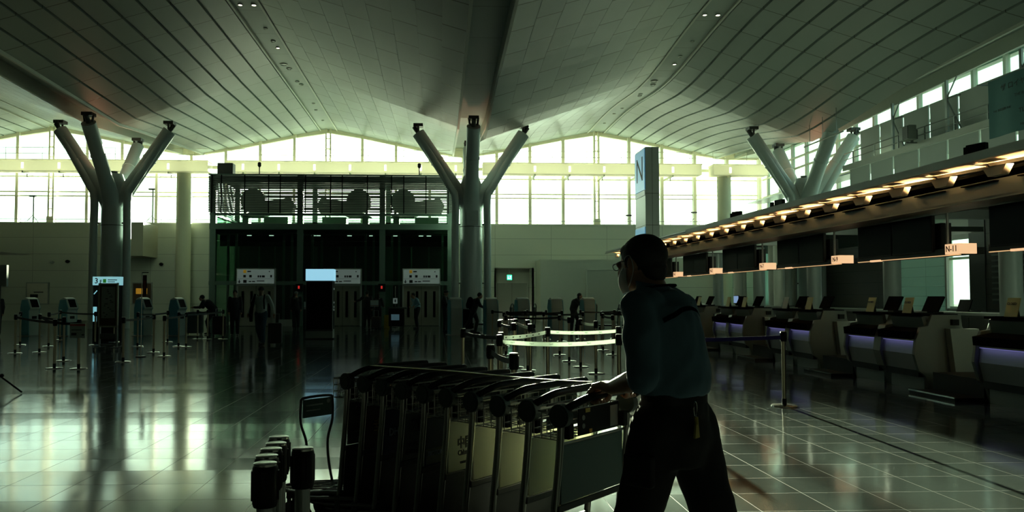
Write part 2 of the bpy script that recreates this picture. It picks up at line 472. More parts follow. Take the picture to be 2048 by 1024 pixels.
# back wall: panelled up to the window sill, with an alcove
SILL = 5.70
ALC0, ALC1, ALCZ = 3.45, 5.65, 3.15
w = MB()
w.box(XL, ALC0, 45.0, 45.25, 0, SILL).box(ALC1, XR, 45.0, 45.25, 0, SILL).box(ALC0, ALC1, 45.0, 45.25, ALCZ, SILL)
w.box(ALC0 - .1, ALC0, 45.0, 46.6, 0, ALCZ).box(ALC1, ALC1 + .1, 45.0, 46.6, 0, ALCZ).box(ALC0 - .1, ALC1 + .1, 46.5, 46.6, 0, ALCZ + .1).box(ALC0, ALC1, 45.25, 46.6, ALCZ, ALCZ + .1)
struct(w.build('wall_back', M['wall_panel']))
struct(MB().box(XL, XR, 45.0, 45.6, SILL - 0.02, SILL + 0.08).build('trim_2', M['white_paint']))
d = struct(MB().box(3.62, 5.5, 46.44, 46.5, 0, 2.25).build('door_1', mat('door paint', (0.33, 0.35, 0.30), 0.5, var=0.03)))
MB().box(3.55, 3.62, 46.40, 46.5, 0, 2.32).box(5.5, 5.57, 46.40, 46.5, 0, 2.32).box(3.55, 5.57, 46.40, 46.5, 2.25, 2.32).build('door_frame', M['white_paint'], d)
MB().box(4.98, 5.04, 46.36, 46.44, 0.95, 1.15).build('handle', M['grey_steel'], d)
MB().box(4.55, 4.56, 46.425, 46.44, 0, 2.25).build('door_gap', M['matte_black'], d)
# protruding service block with a shutter
struct(MB().box(5.85, 10.6, 42.9, 45.0, 0, 3.55).build('wall_service_block', mat('service block paint', (0.50, 0.53, 0.46), 0.55, var=0.03)))
sh = struct(MB().box(8.55, 10.45, 42.86, 42.9, 0, 2.95).build('door_2', mat('shutter paint', (0.43, 0.45, 0.39), 0.5, var=0.03)))
MB().box(8.5, 8.55, 42.83, 42.9, 0, 3.0).box(8.5, 10.5, 42.83, 42.9, 2.95, 3.0).build('door_frame', M['white_paint'], sh)
# wall boxes left of the lift tower
struct(MB().box(-18.6, -16.6, 42.8, 45.0, 3.7, 5.6).build('wall_box', mat('wall box paint', (0.40, 0.39, 0.30), 0.55, var=0.03)))

# back windows, one pane bay at a time
BAY = HALF / 4
frame_m = M['mullion']
def roofline(x, y=45.5):
    dmin = min((abs(x - xr), xr) for xr in RIDGES)
    return roof_z(min(dmin[0], HALF - VAL0), y, dmin[1])
x = -6.65 - BAY * 12
xs_m = []
while x < XR - 0.1:
    xs_m.append(x); x += BAY
for i, x0 in enumerate(xs_m):
    x1 = min(x0 + BAY, XR)
    fr = MB()
    for z in (SILL + 0.12, 7.43, 7.68, 8.60):
        fr.box(x0, x1, 45.58, 45.66, z - 0.035, z + 0.035)
    fr.box(x0, x1, 45.56, 45.7, 9.12, 9.3)
    ra, rb = roofline(x0), roofline(x1)
    fr.prism([(x0, ra - 0.16), (x1, rb - 0.16), (x1, rb + 0.4), (x0, ra + 0.4)], lambda u, v, w: Vector((u, w, v)), 45.5, 45.75)
    wo = struct(fr.build('window_%d' % (i + 1), frame_m))
    g = MB(); top = max(ra, rb)
    g.prism([(x0, SILL), (x1, SILL), (x1, rb + .1), (x0, ra + .1)], lambda u, v, w: Vector((u, w, v)), 45.62, 45.63)
    g.build('window_glass', M['glass'], wo)
gb = MB()
for i, x0 in enumerate([XL] + xs_m):
    x1 = ([XL] + xs_m + [XR + 0.4])[i + 1]
    gb.prism([(x0, roofline(x0) + 0.02), (x1, roofline(x1) + 0.02), (x1, 12.05), (x0, 12.05)], lambda u, v, w: Vector((u, w, v)), 45.62, 45.72)
struct(gb.build('wall_leak_seal', M['white_paint']))  # unseen wall added to keep sun out of the roof void
struct(MB().box(XR + 0.1, XR + 0.4, YF, YB, 9.95, 12.05).build('wall_leak_seal_right', M['white_paint']))  # added too, closes the roof void against light from the side
# mullions; the one under each ridge is a lattice mast
for x0 in xs_m:
    top = roofline(x0) + 0.1
    isr = any(abs(x0 - xr) < 0.1 for xr in RIDGES)
    mb = MB()
    if isr:
        for s in (-1, 1):
            mb.box(x0 + s * 0.13 - 0.05, x0 + s * 0.13 + 0.05, 45.2, 45.5, SILL, top)
        z = SILL + 0.3
        while z < top:
            mb.box(x0 - 0.13, x0 + 0.13, 45.3, 45.4, z - 0.02, z + 0.02); z += 0.62
        mb.box(x0 - 0.2, x0 + 0.2, 45.15, 45.45, SILL + 0.08, SILL + 0.45)
        struct(mb.build('trim_3', M['mullion']))
    else:
        mb.box(x0 - 0.085, x0 + 0.085, 45.3, 45.62, SILL, top)
        struct(mb.build('trim_3', M['mullion']))
# hand rails along the window gallery
mb = MB()
for z in (SILL + 0.28, ):
    mb.tube([(XL, 45.06, z), (XR, 45.06, z)], 0.018, 6)
for x0 in xs_m:
    mb.tube([(x0 + 0.4, 45.06, SILL), (x0 + 0.4, 45.06, SILL + 0.28)], 0.014, 5)
tag(mb.build('sill_rail', M['grey_steel']), 'thin metal rail along the sill of the tall back windows', 'railing')

M['duct'] = mat('frosted cream panel', (0.86, 0.84, 0.70), 0.5, var=0.04)
translucent(M['duct'], (0.92, 0.89, 0.77), 0.72)
# box beam duct hanging before the windows, in three lengths, with glowing plates in place of daylight gaps
def duct(name, x0, x1, label):
    t = thing(name, label, 'duct', (x0, 43.6, 8.62))
    L = x1 - x0
    mb = MB()
    mb.box(0, L, 0, 0.9, 0.0, 0.58); mb.box(-0.02, L + 0.02, -0.05, 0.95, 0.58, 0.66)
    mb.build('casing', M['duct'], t, bevel=0.02)
    k = 1.0
    while k < L - 0.3:
        MB().box(k - 0.06, k + 0.06, -0.035, -0.001, 0.12, 0.46).build('slot_glow', M['slot_glow'], t)
        b = MB().box(k - 0.04, k + 0.04, 0.0, 1.9, -0.12, 0.0); b.box(k - 0.03, k + 0.03, 0.5, 0.6, -0.3, -0.1)
        b.build('bracket', M['mullion'], t)
        k += 2.05
    mb = MB()
    for z in (1.0, 1.35):
        mb.tube([(0, 0.1, z), (L, 0.1, z)], 0.016, 6)
    k = 0
    while k <= L:
        mb.tube([(k, 0.1, 0.6), (k, 0.1, 1.35)], 0.014, 5); k += 2.05
    mb.build('rail', M['mullion'], t)
    return t
M['slot_glow'] = mat('daylight slot glow', (0.9, 0.9, 0.8), 0.4, emit=(1.0, 0.97, 0.80), estr=1.6)
duct('service_duct', -30.9, -13.3, 'long cream duct across the windows behind the left column')
duct('service_duct', -12.3, 2.2, 'long cream duct across the windows above the lift tower')
duct('service_duct', 2.6, 15.6, 'long cream duct across the windows left of the blue letter pillar')
duct('service_duct', 16.3, 19.6, 'short cream duct across the windows in the right corner')
# round columns at the window wall
for xv, lab in ((-14.9, 'pale round column before the windows right of the left branching column'), (17.2, 'pale round column before the windows in the right corner')):
    mb = MB(); mb.cyl((xv, 44.4, 0), (xv, 44.4, 8.75), 0.42, n=24)
    o = mb.build('round_column', mat('round column paint', (0.60, 0.60, 0.46), 0.5, var=0.03), smooth=True)
    tag(o, lab, 'column')

# right side: window wall, white boards of the gallery, lower wall
mb = MB()
ymul = [-13 + 1.6 * k for k in range(37)]
for y0 in ymul:
    pass
for i, y0 in enumerate(ymul):
    if y0 < 6: continue
    y1 = min(y0 + 1.6, 45.4)
    fr = MB().box(XR - 0.05, XR + 0.12, y0 - 0.07, y0 + 0.07, 0.9, 10.0)
    for z in (1.0, 2.9, 5.7, 7.5, 8.6, 9.2):
        fr.box(XR - 0.03, XR + 0.1, y0, y1, z - 0.045, z + 0.045)
    wo = struct(fr.build('window_%d' % (40 + i), M['mullion']))
    MB().box(XR + 0.03, XR + 0.04, y0, y1, 0.9, 10.0).build('window_glass', M['glass'], wo)
struct(MB().box(XR, XR + 0.3, YF, YB, 0, 0.95).box(XR, XR + 0.3, YF, 6.2, 0, 10.0).build('wall_right', M['cream_wall']))
# pale lower wall in the corner beyond the shops
struct(MB().box(19.7, 19.9, 34.3, 45, 0, 5.4).build('wall_right', M['frosted']))

# gallery floor and boards
struct(MB().box(17.9, 19.9, YF, 32.3, 7.00, 7.16).box(17.86, 17.94, YF, 32.3, 6.96, 7.2).build('trim_4', M['white_paint']))
struct(MB().box(18.9, 19.9, 32.3, 45.0, 7.08, 7.14).build('trim_4', M['grey_steel']))
k = 0
y = 30.23
group_u = 'white boards of the upper gallery'
while y > 6:
    o = MB().box(18.35, 18.40, y - 1.58 + 0.10, y - 0.0, 7.165, 8.62).build('gallery_board', M['side_panel'], bevel=0.005)
    tag(o, 'upper white gallery board hanging between daylight slits', 'wall board', group_u)
    y -= 1.58
o = MB().box(18.35, 18.40, 30.33, 31.7, 7.165, 8.62).build('gallery_board', M['side_panel'], bevel=0.005)
tag(o, 'upper white gallery board hanging between daylight slits', 'wall board', group_u)
y = 31.96
while y > 5:
    o = MB().box(18.0, 18.05, y - 1.59 + 0.12, y, 4.41, 6.97).build('parapet_board', M['side_panel'], bevel=0.005)
    tag(o, 'lower white parapet board of the gallery behind the check-in canopy', 'wall board', 'white boards of the lower gallery')
    y -= 1.59
mb = MB()
for z in (7.45, 7.72):
    mb.tube([(17.95, YF, z), (17.95, 32.3, z)], 0.022, 6)
y = 31.6
while y > 6:
    mb.box(17.93, 17.97, y - 0.02, y + 0.02, 7.16, 7.72); y -= 1.6
tag(mb.build('gallery_rail', M['grey_steel']), 'grey handrail along the edge of the upper right gallery', 'railing')
for y0 in (29.05, 25.85, 22.4):
    t = thing('brace_post', 'slim braced steel post rising behind the gallery handrail to the roof', 'post', (18.15, y0, 7.16), 0, 'braced posts of the gallery')
    MB().box(-0.04, 0.04, -0.05, 0.05, 0, 2.0).build('post', M['grey_steel'], t)
    mb = MB(); mb.tube([(0, 0, 1.35), (0.05, -0.62, 1.32)], 0.03, 6); mb.tube([(0, 0, 1.32), (0.02, -0.7, 0.1)], 0.025, 6); mb.tube([(0, 0, 1.35), (0.02, -0.5, 2.0)], 0.025, 6)
    mb.build('brace', M['grey_steel'], t)

# shop and office fronts under the gallery
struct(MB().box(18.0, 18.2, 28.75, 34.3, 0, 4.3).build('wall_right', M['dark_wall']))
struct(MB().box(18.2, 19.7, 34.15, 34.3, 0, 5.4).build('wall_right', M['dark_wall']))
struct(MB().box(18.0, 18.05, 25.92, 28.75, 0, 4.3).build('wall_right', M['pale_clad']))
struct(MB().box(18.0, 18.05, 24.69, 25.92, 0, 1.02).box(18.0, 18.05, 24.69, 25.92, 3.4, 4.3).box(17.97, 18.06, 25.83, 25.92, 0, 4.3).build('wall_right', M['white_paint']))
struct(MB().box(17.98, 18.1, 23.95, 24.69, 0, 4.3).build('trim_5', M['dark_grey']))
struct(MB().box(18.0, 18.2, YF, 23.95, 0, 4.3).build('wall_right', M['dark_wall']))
lv = thing('wall_louvre', 'dark louvred vent panel in the wall behind the nearest desks', 'louvre', (17.98, 21.4, 1.2))
MB().box(-0.04, 0.02, 0, 2.2, 0, 1.9).build('frame', M['dark_grey'], lv)
for k in range(10):
    MB().box(-0.09, -0.02, 0.05, 2.15, 0.1 + 0.18 * k, 0.16 + 0.18 * k).build('slat', M['mid_grey'], lv)
struct(MB().box(17.5, 20.0, YF, 34.3, 4.3, 4.4).build('ceiling', M['cream_wall']))

# the apron outside and pale buildings far off in the haze
struct(MB().box(-80, 60, 46.6, 90, -5.2, -4.98).build('ground_bounce_strip', mat('bounce light ground', (0.88, 0.86, 0.74), 0.9)))  # very pale strip added outside to bounce sun up onto the roof
struct(MB().box(-400, 400, 90, 700, -5.2, -5.0).box(60, 400, -60, 90, -5.2, -5.0).box(20.8, 60, -60, 46.6, -5.2, -5.0).build('ground_outside', mat('hazy apron', (0.10, 0.13, 0.135), 0.9)))
hz = mat('hazy building', (0.62, 0.60, 0.50), 0.9)
for bx, by, bw, bh, lab in ((-142, 260, 11, 21, 'pale hazy building far outside the leftmost window'), (-118, 260, 10, 21.5, 'pale hazy building seen through the second window from the left'), (-84, 300, 34, 20, 'long pale hazy building outside right of the left column')):
    o = MB().box(bx, bx + bw, by, by + 14, -5, bh).box(bx + 1, bx + bw * 0.6, by + 2, by + 10, bh, bh + 1.5).build('far_building', hz)
    tag(o, lab, 'building')

# ------------------------------------------------------------------ branching columns
def branching_column(x, y, label):
    t = thing('branching_column', label, 'column', (x, y, 0))
    pm = M['steel_paint']
    mb = MB()
    mb.lathe([(0.56, 0), (0.56, 0.25), (0.52, 0.26), (0.52, 5.0), (0.50, 6.6), (0.36, 7.0)], n=28)
    mb.build('shaft', pm, t, smooth=True)
    mb = MB()
    mb.lathe([(0.53, 4.62), (0.53, 4.65)], n=28); mb.build('joint_ring', M['dark_grey'], t)
    for ang, top, rx in ((0, 9.0, 2.45), (PI / 2, 8.75, 2.6), (PI, 9.0, 2.45), (3 * PI / 2, 8.75, 2.6)):
        ca, sa = math.cos(ang), math.sin(ang)
        P = bez([(0.02 * ca, 0.02 * sa, 4.9), (0.16 * ca, 0.16 * sa, 5.6), (0.62 * ca, 0.62 * sa, 6.3), (0.62 * ca + (rx - .62) * .5 * ca, (0.62 + (rx - .62) * .5) * sa, (6.3 + top) / 2), (rx * ca, rx * sa, top)], 5)
        n = len(P); rr = [0.48 - 0.18 * min(1, i / (n * 0.6)) for i in range(n)]
        mb = MB(); mb.tube(P, rr, 18)
        br = mb.build('branch', pm, t, smooth=True)
        # pin joint at the roof, collar and a bright service rail
        q = Vector((rx * ca, rx * sa, top)); dirv = (P[-1] - P[-2]).normalized()
        mb = MB(); mb.tube([q, q + dirv * 0.35], 0.1, 10)
        mb.box(q.x - 0.22, q.x + 0.22, q.y - 0.22, q.y + 0.22, top + 0.28, top + 0.42)
        for s in (-1, 1):
            mb.tube([q + Vector((-sa * 0.16 * s, ca * 0.16 * s, 0.05)), q + Vector((-sa * 0.2 * s, ca * 0.2 * s, 0.36))], 0.05, 8)
        mb.build('pin_joint', M['dark_grey'], br)
        mid = P[int(n * 0.72)]
        mb = MB(); mb.tube([mid, mid + dirv * 0.07], 0.325, 18); mb.build('collar', pm, br)
    ul = MB(); ul.cyl((0.0, 0, 6.95), (0, 0, 7.12), 0.12, 0.15, 14); ul.build('uplight', M['dark_grey'], t)
    ld = bpy.data.lights.new('column_uplight', 'AREA'); ld.shape = 'DISK'; ld.size = 0.24; ld.energy = 15; ld.color = (1.0, 0.42, 0.22)
    lo = bpy.data.objects.new('column_uplight', ld); COL.objects.link(lo); lo.parent = t; lo.location = (0, 0, 7.14); lo.rotation_euler = (PI, 0, 0)
    # rain pipes that follow the shaft and side branches
    for s in (-1, 1):
        P = bez([(s * 0.74, -0.32, 0), (s * 0.74, -0.32, 4.0), (s * 0.74, -0.32, 5.9), (s * 1.0, -0.3, 6.5), (s * 2.42, -0.12, 8.9)], 5)
        mb = MB(); mb.tube(P, 0.17, 12); mb.build('rain_pipe', pm, t, smooth=True)
        for z in (2.0, 4.7):
            MB().box(min(s * .5, s * .74), max(s * .5, s * .74), -0.34, -0.26, z, z + 0.06).build('pipe_clip', M['dark_grey'], t)
    return t
bc = branching_column(1.5, 34.6, 'branching column in the centre, right of the lift tower')
MB().box(-0.22, 0.30, -0.56, -0.46, 4.7, 5.35).box(0.02, 0.05, -0.58, -0.5, 4.7, 5.35).build('access_panel', M['steel_paint'], bc)
branching_column(-14.75, 34.6, 'branching column on the left, behind the poster stand')
branching_column(17.25, 34.6, 'branching column on the right, rising behind the check-in canopy')

# ------------------------------------------------------------------ downlights along the ridges
ML = M['lamp_glow'] = mat('lamp glow', (0.9, 0.9, 0.8), 0.4, emit=(1.0, 0.93, 0.75), estr=4.0)
M['lamp_dark'] = mat('lamp recess', (0.05, 0.05, 0.045), 0.3, 0.3)
def downlight(x, y, z, r, lit, vault):
    lab = ('lit' if lit else 'unlit') + ' round downlight recessed in the ridge strip of the %s vault' % vault
    t = thing('downlight', lab, 'light', (x, y, z), 0, 'ridge downlights')
    mb = MB(); mb.lathe([(r, 0.02), (r, -0.02), (r * 0.8, -0.02), (r * 0.7, 0.03)], n=18); mb.build('rim', M['white_paint'], t, smooth=True)
    mb = MB(); mb.lathe([(r * 0.7, -0.004), (r * 0.45, -0.012)], n=14); mb.build('lens', ML if lit else M['lamp_dark'], t)
for xr, va in ((-6.65, 'left'), (9.65, 'right')):
    for y0, dx, r, lit in ((25.9, -0.22, 0.09, 1), (25.9, 0.25, 0.10, 1), (28.2, 0.12, 0.08, 0), (29.6, 0.1, .09, 0), (30.4, 0.12, 0.09, 1), (32.6, -0.1, 0.17, 0), (33.2, 0.02, 0.12, 0), (35.2, 0.0, 0.10, 0), (35.7, 0.1, 0.11, 0), (39.2, 0.1, 0.09, 0), (40.6, 0.0, .09, 0), (43.0, 0.0, 0.08, 0)):
        downlight(xr + dx, y0, ridge_z(y0, xr) + 0.02, r, lit, va)
# ================================================================== lift tower
TY = 36.6
T0, T1 = -11.05, 0.72
tw = thing('lift_tower', 'glazed green steel lift tower with louvred top before the back wall', 'lift tower', (0, 0, 0))
for x0 in (-10.9, -6.72, -2.74, 0.58):
    MB().box(x0 - 0.14, x0 + 0.14, TY, TY + 0.24, 0, 7.3).build('frame_column', M['green_steel'], tw)
    MB().box(x0 - 0.14, x0 + 0.14, TY + 4.4, TY + 4.6, 0, 7.3).build('frame_column', M['green_steel'], tw)
mb = MB()
for z0, z1 in ((4.68, 4.95), (5.36, 5.46)):
    mb.box(T0, T1, TY - 0.03, TY + 0.2, z0, z1); mb.box(T0, T1, TY + 4.4, TY + 4.6, z0, z1); mb.box(T0, T0 + 0.2, TY, TY + 4.6, z0, z1); mb.box(T1 - 0.2, T1, TY, TY + 4.6, z0, z1)
mb.box(T0, T1, TY - 0.02, TY + 0.1, 1.98, 2.16); mb.box(T0, T1, TY - 0.02, TY + 0.12, 6.95, 7.25)
mb.box(T0 - 0.05, T1 + 0.05, TY - 0.12, TY + 4.7, 7.30, 7.36)
mb.build('beam', M['green_steel'], tw)
MB().box(T0 + .1, T1 - .1, TY + 0.2, TY + 4.4, 4.50, 4.70).build('machine_floor', M['dark_grey'], tw)
MB().box(T0 + .2, T1 - .2, TY + 4.45, TY + 4.55, 0, 4.6).build('shaft_wall', M['dark_grey'], tw)
MB().box(T0 + .1, T1 - .1, TY + 1.4, TY + 1.5, 3.95, 4.6).build('dark_band', M['matte_black'], tw)
for x0, x1 in ((-10.75, -6.86), (-6.58, -2.88), (-2.6, 0.44)):
    for z0, z1 in ((2.18, 4.1), (4.13, 4.66)):
        MB().box(x0, x1, TY + 0.05, TY + 0.07, z0, z1).build('glass_pane', M['green_glass'], tw)
    MB().box(x0, x1, TY + 0.05, TY + 0.07, 4.97, 5.35).build('glass_pane', M['green_glass'], tw)
for xx in (T0 + 0.02, T1 - 0.04):
    MB().box(xx, xx + 0.02, TY + 0.1, TY + 4.4, 0.1, 5.35).build('glass_pane', M['green_glass'], tw)
mb = MB()
for k in range(21):
    z = 5.52 + 0.084 * k
    mb.box(T0 - 0.04, T1 + 0.02, TY - 0.10, TY - 0.035, z, z + 0.056)
    mb.box(T0 - 0.06, T0 - 0.04, TY - 0.06, TY + 4.6, z, z + 0.056)
    if k % 2 == 0: mb.box(T0 - 0.04, T1 + 0.02, TY + 4.62, TY + 4.64, z, z + 0.036)
mb.build('louvre_screen', M['louvre'], tw)
for px in (95, 165, 335, 510, 595, 780, 965, 1050, 1235, 1415, 1505, 1670, 1835):
    x0 = (400 + px / 3.724 - 877) / 1500 * TY + 0.08
    MB().box(x0 - 0.024, x0 + 0.024, TY - 0.13, TY - 0.10, 5.46, 7.3).build('louvre_post', M['matte_black'], tw)
# vertical rails inside the shafts
mb = MB()
for x0 in (-10.3, -9.9, -7.6, -7.2, -6.2, -5.75, -3.6, -3.2, -2.3, -1.95, 0.2):
    mb.box(x0 - 0.05, x0 + 0.05, TY + 0.5, TY + 0.62, 0, 4.5)
for x0 in (-9.2, -8.4, -5.1, -4.3, -1.4, -0.5):
    mb.box(x0 - 0.03, x0 + 0.03, TY + 2.2, TY + 2.3, 0, 4.5)
mb.build('guide_rail', M['green_steel'], tw)
mb = MB()
for x0 in (-9.6, -8.5, -6.4, -6.15, -4.6, -3.5, -2.3, -1.0, -0.6):
    mb.box(x0, x0 + 0.22, TY + 1.36, TY + 1.39, 4.47, 4.5)
mb.build('ceiling_lamp', mat('small tower lamp', (0.9, 0.95, 0.9), 0.4, emit=(0.9, 1.0, 0.92), estr=1.2), tw)
# hoist machines standing on the machine floor
MACH = mat('machine paint', (0.30, 0.33, 0.29), 0.5, var=0.08)
def hoist(x, flip, label):
    t = thing('hoist_machine', label, 'machine', (x, TY + 1.7, 4.7), 0, 'hoist machines in the lift tower')
    f = -1 if flip else 1
    mb = MB(); mb.cyl((f * -0.75, -0.25, 1.55), (f * -0.75, 0.25, 1.55), 0.62, n=26); mb.cyl((f * -0.75, -0.32, 1.55), (f * -0.75, 0.32, 1.55), 0.18, n=14)
    mb.build('traction_wheel', MACH, t, smooth=True)
    mb = MB(); mb.prism([(f * -1.4, 0.75), (f * -0.2, 0.75), (f * 0.1, 0.9), (f * 1.2, 0.95), (f * 1.35, 1.35), (f * 1.1, 1.75), (f * 0.6, 1.6), (f * -0.3, 1.55), (f * -0.6, 1.1)], lambda u, v, w: Vector((u, w, v)), -0.3, 0.3)
    mb.build('motor_body', MACH, t)
    MB().box(f * 0.45 - .6, f * 0.45 + .6, -0.45, 0.45, 0.0, 0.72).build('plinth', MACH, t)
    MB().box(f * -1.1 - .15, f * -1.1 + .15, -0.3, 0.3, 0.0, 0.8).box(f * -1.15 - .07, f * -1.15 + .07, -0.2, 0.2, .8, 1.2).build('control_box', M['dark_grey'], t)
hoist(-8.6, False, 'grey hoist machine behind the louvres, left end of the lift tower')
hoist(-4.8, True, 'grey hoist machine behind the louvres, middle of the lift tower')
hoist(-1.05, False, 'grey hoist machine behind the louvres, beside the central column')
# things on the tower roof
mb = MB(); mb.box(-10.75, -10.0, TY + 0.1, TY + 0.6, 7.36, 7.92); tag(mb.build('roof_box', M['dark_grey'], bevel=0.03), 'grey box standing on the left end of the lift tower roof', 'box')
for x0, lab in ((-8.72, 'small camera mast on the lift tower roof beside the grey box'), (-0.95, 'small camera mast on the lift tower roof beside the central column')):
    t = thing('camera_mast', lab, 'camera', (x0, TY + 0.1, 7.36))
    MB().cyl((0, 0, 0), (0, 0, 0.4), 0.025, n=8).build('mast', M['black'], t)
    MB().lathe([(0.04, 0.36), (0.085, 0.42), (0.085, 0.56), (0.05, 0.6)], n=12).build('camera_head', M['black'], t)

# lift doors with their signs
M['lift_door'] = mat('lift door', (0.27, 0.28, 0.22), 0.4, var=0.04)
M['sign_face'] = mat('sign face', (0.30, 0.36, 0.33), 0.4, var=0.03, emit=(0.30, 0.40, 0.36), estr=0.16)
M['ink'] = mat('black ink', (0.012, 0.013, 0.012), 0.6)
M['amber'] = mat('amber pictogram', (0.75, 0.42, 0.03), 0.5, emit=(0.8, 0.45, 0.03), estr=0.10)
for i, (x0, x1, lab) in enumerate(((-9.69, -7.84, 'left lift'), (-5.55, -3.72, 'middle lift, behind the totem'), (-1.75, 0.09, 'right lift, beside the central column'))):
    d = struct(MB().box(x0 + .06, x1 - .06, TY - 0.12, TY - 0.06, 0.02, 1.93).build('door_%d' % (i + 3), M['lift_door']))
    mb = MB(); mb.box(x0, x0 + .07, TY - 0.2, TY, 0, 2.0); mb.box(x1 - .07, x1, TY - 0.2, TY, 0, 2.0); mb.box(x0, x1, TY - 0.2, TY, 1.93, 2.0)
    mb.build('door_frame', M['pale_grey'], d)
    W = x1 - x0
    for k in range(4):
        xc = x0 + W * (0.16 + 0.227 * k)
        MB().box(xc - 0.06, xc + 0.06, TY - 0.135, TY - 0.118, 0.42, 1.68).build('door_glass', M['screen'], d)
    MB().box((x0 + x1) / 2 - .006, (x0 + x1) / 2 + .006, TY - 0.125, TY - 0.118, 0.02, 1.93).build('door_gap', M['matte_black'], d)
    t = thing('lift_sign', 'pale direction sign with pictograms over the ' + lab, 'sign', (x0, TY - 0.12, 2.0), 0, 'signs over the lifts')
    MB().box(0, W, -0.10, 0.1, 0.0, 0.78).build('case', M['pale_grey'], t, bevel=0.01)
    MB().box(0.05, W - .05, -0.115, -0.10, 0.05, 0.73).build('sign_face', M['sign_face'], t)
    def bit(nm, m, a, b, z0, z1): MB().box(a, b, -0.125, -0.115, z0, z1).build(nm, m, t)
    bit('pictogram', M['amber'], 0.34, 0.48, 0.55, 0.70)
    bit('pictogram', M['ink'], 0.34, 0.46, 0.34, 0.46); bit('pictogram', M['ink'], 0.62, 0.74, 0.34, 0.46)
    bit('pictogram', M['ink'], 0.34, 0.50, 0.08, 0.22)
    mb = MB(); mb.prism([(0.13, 0.23), (0.17, 0.23), (0.17, 0.15), (0.22, 0.15), (0.15, 0.06), (0.08, 0.15), (0.13, 0.15)], lambda u, v, w: Vector((u, w, v)), -0.125, -0.115)
    mb.build('arrow', M['ink'], t)
    mb = MB(); mb.box(0.06, W - .06, -0.125, -0.115, 0.275, 0.283)
    for a, b, z0, z1 in ((0.53, 0.70, 0.60, 0.66), (1.02, 1.09, .34, .44), (1.12, 1.19, .34, .44), (1.22, 1.36, .34, .44), (1.62, 1.70, .34, .46), (0.6, 0.72, .12, .17), (0.76, 0.9, .12, .17), (0.98, 1.34, .15, .19), (1.55, 1.6, .6, .65)):
        mb.box(a, b, -0.125, -0.115, z0, z1)
    mb.build('caption', M['ink'], t)
for x0, lab in ((-6.72, 'small black box with a red floor indicator left of the totem'), (-2.74, 'small black box with a red floor indicator behind the couple')):
    t = thing('floor_indicator', lab, 'indicator', (x0, TY - 0.06, 1.66))
    MB().box(-0.17, 0.17, -0.06, 0.05, 0, 0.38).build('case', M['black'], t, bevel=0.01)
    MB().box(-0.05, 0.03, -0.066, -0.058, 0.14, 0.28).build('red_digit', mat('red digit', (0.5, 0.02, 0.02), 0.4, emit=(1, .05, .04), estr=0.35), t)
for x0, x1 in ((-7.7, -7.0), (-3.55, -2.95), (-2.55, -1.9)):
    struct(MB().box(x0, x1, TY - 0.06, TY, 0.0, 0.32).build('baseboard_1', M['pale_grey']))

# ================================================================== island N: canopy, beam, monitors, desks
ISL = mat('canopy paint', (0.62, 0.57, 0.46), 0.5, var=0.03)
cn = thing('canopy', 'long check-in canopy with a warm lit soffit over the desk row', 'canopy', (0, 0, 0))
FX, FZ, BX, BZ = 6.5, 3.09, 7.12, 2.946
mb = MB(); mb.box(FX - 0.02, FX + 0.06, 5.5, 19.38, FZ - 0.005, FZ + 0.10); mb.box(FX, FX + 0.03, 19.38, 29.05, FZ, FZ + 0.035)
mb.build('fascia', M['white_paint'], cn)
MB().box(FX + 0.02, 7.6, 5.5, 29.0, FZ + 0.06, FZ + 0.10).build('top_plate', M['grey_steel'], cn)
PITCH = 0.995
y = 29.07; nb = 0
brk_y = []
while y > 5.6:
    y0, y1 = y - PITCH, y
    mb = MB()
    P = [(FX + .02, FZ + 0.02), (FX + 0.25, FZ + 0.03), (FX + 0.45, FZ + 0.015), (6.98, FZ - 0.02)]
    a = [[Vector((px, yy, pz + (0.022 if yy == y1 else -0.012))) for px, pz in P] for yy in (y0 + .01, y1)]
    b = [[p + Vector((0, 0, 0.012)) for p in r] for r in a]
    mb.rings([a[0] + list(reversed(b[0])), a[1] + list(reversed(b[1]))])
    mb.build('soffit_panel', ISL, cn)
    mb = MB()
    mb.prism([(y1 - 0.0, FZ - 0.03), (y1 - 0.40, FZ - 0.03), (y1 - 0.31, BZ - .005), (y1 - 0.09, BZ - .005)], lambda u, v, w: Vector((w, u, v)), 6.88, 6.98)
    mb.build('bracket', ISL, cn)
    brk_y.append(y1)
    y -= PITCH
mb = MB()
mb.box(BX, BX + 0.04, 5.5, 29.0, BZ - 0.22, BZ); mb.box(BX, 7.7, 5.5, 29.0, 2.70, 2.735); mb.box(7.66, 7.7, 5.5, 29.0, 2.70, BZ + .18)
mb.build('beam', M['mid_grey'], cn)
mb = MB(); mb.box(7.16, 7.66, 5.5, 29.0, BZ + 0.10, BZ + 0.14); mb.build('trough_lid', M['matte_black'], cn)
for yy in brk_y:
    ld = bpy.data.lights.new('soffit_lamp', 'AREA'); ld.shape = 'RECTANGLE'; ld.size = 0.86; ld.size_y = 0.04
    ld.energy = 8.0; ld.color = (1.0, 0.60, 0.25); ld.spread = R(64)
    lo = bpy.data.objects.new('soffit_lamp', ld); COL.objects.link(lo)
    lo.location = (7.10, yy - 0.55, BZ - 0.005); lo.parent = cn
    lo.rotation_euler = Vector((-0.72, 0, 0.69)).to_track_quat('-Z', 'Y').to_euler()
    MB().box(7.06, 7.12, yy - 0.96, yy - 0.34, BZ - 0.035, BZ - 0.02).build('lamp_tray', M['matte_black'], cn)

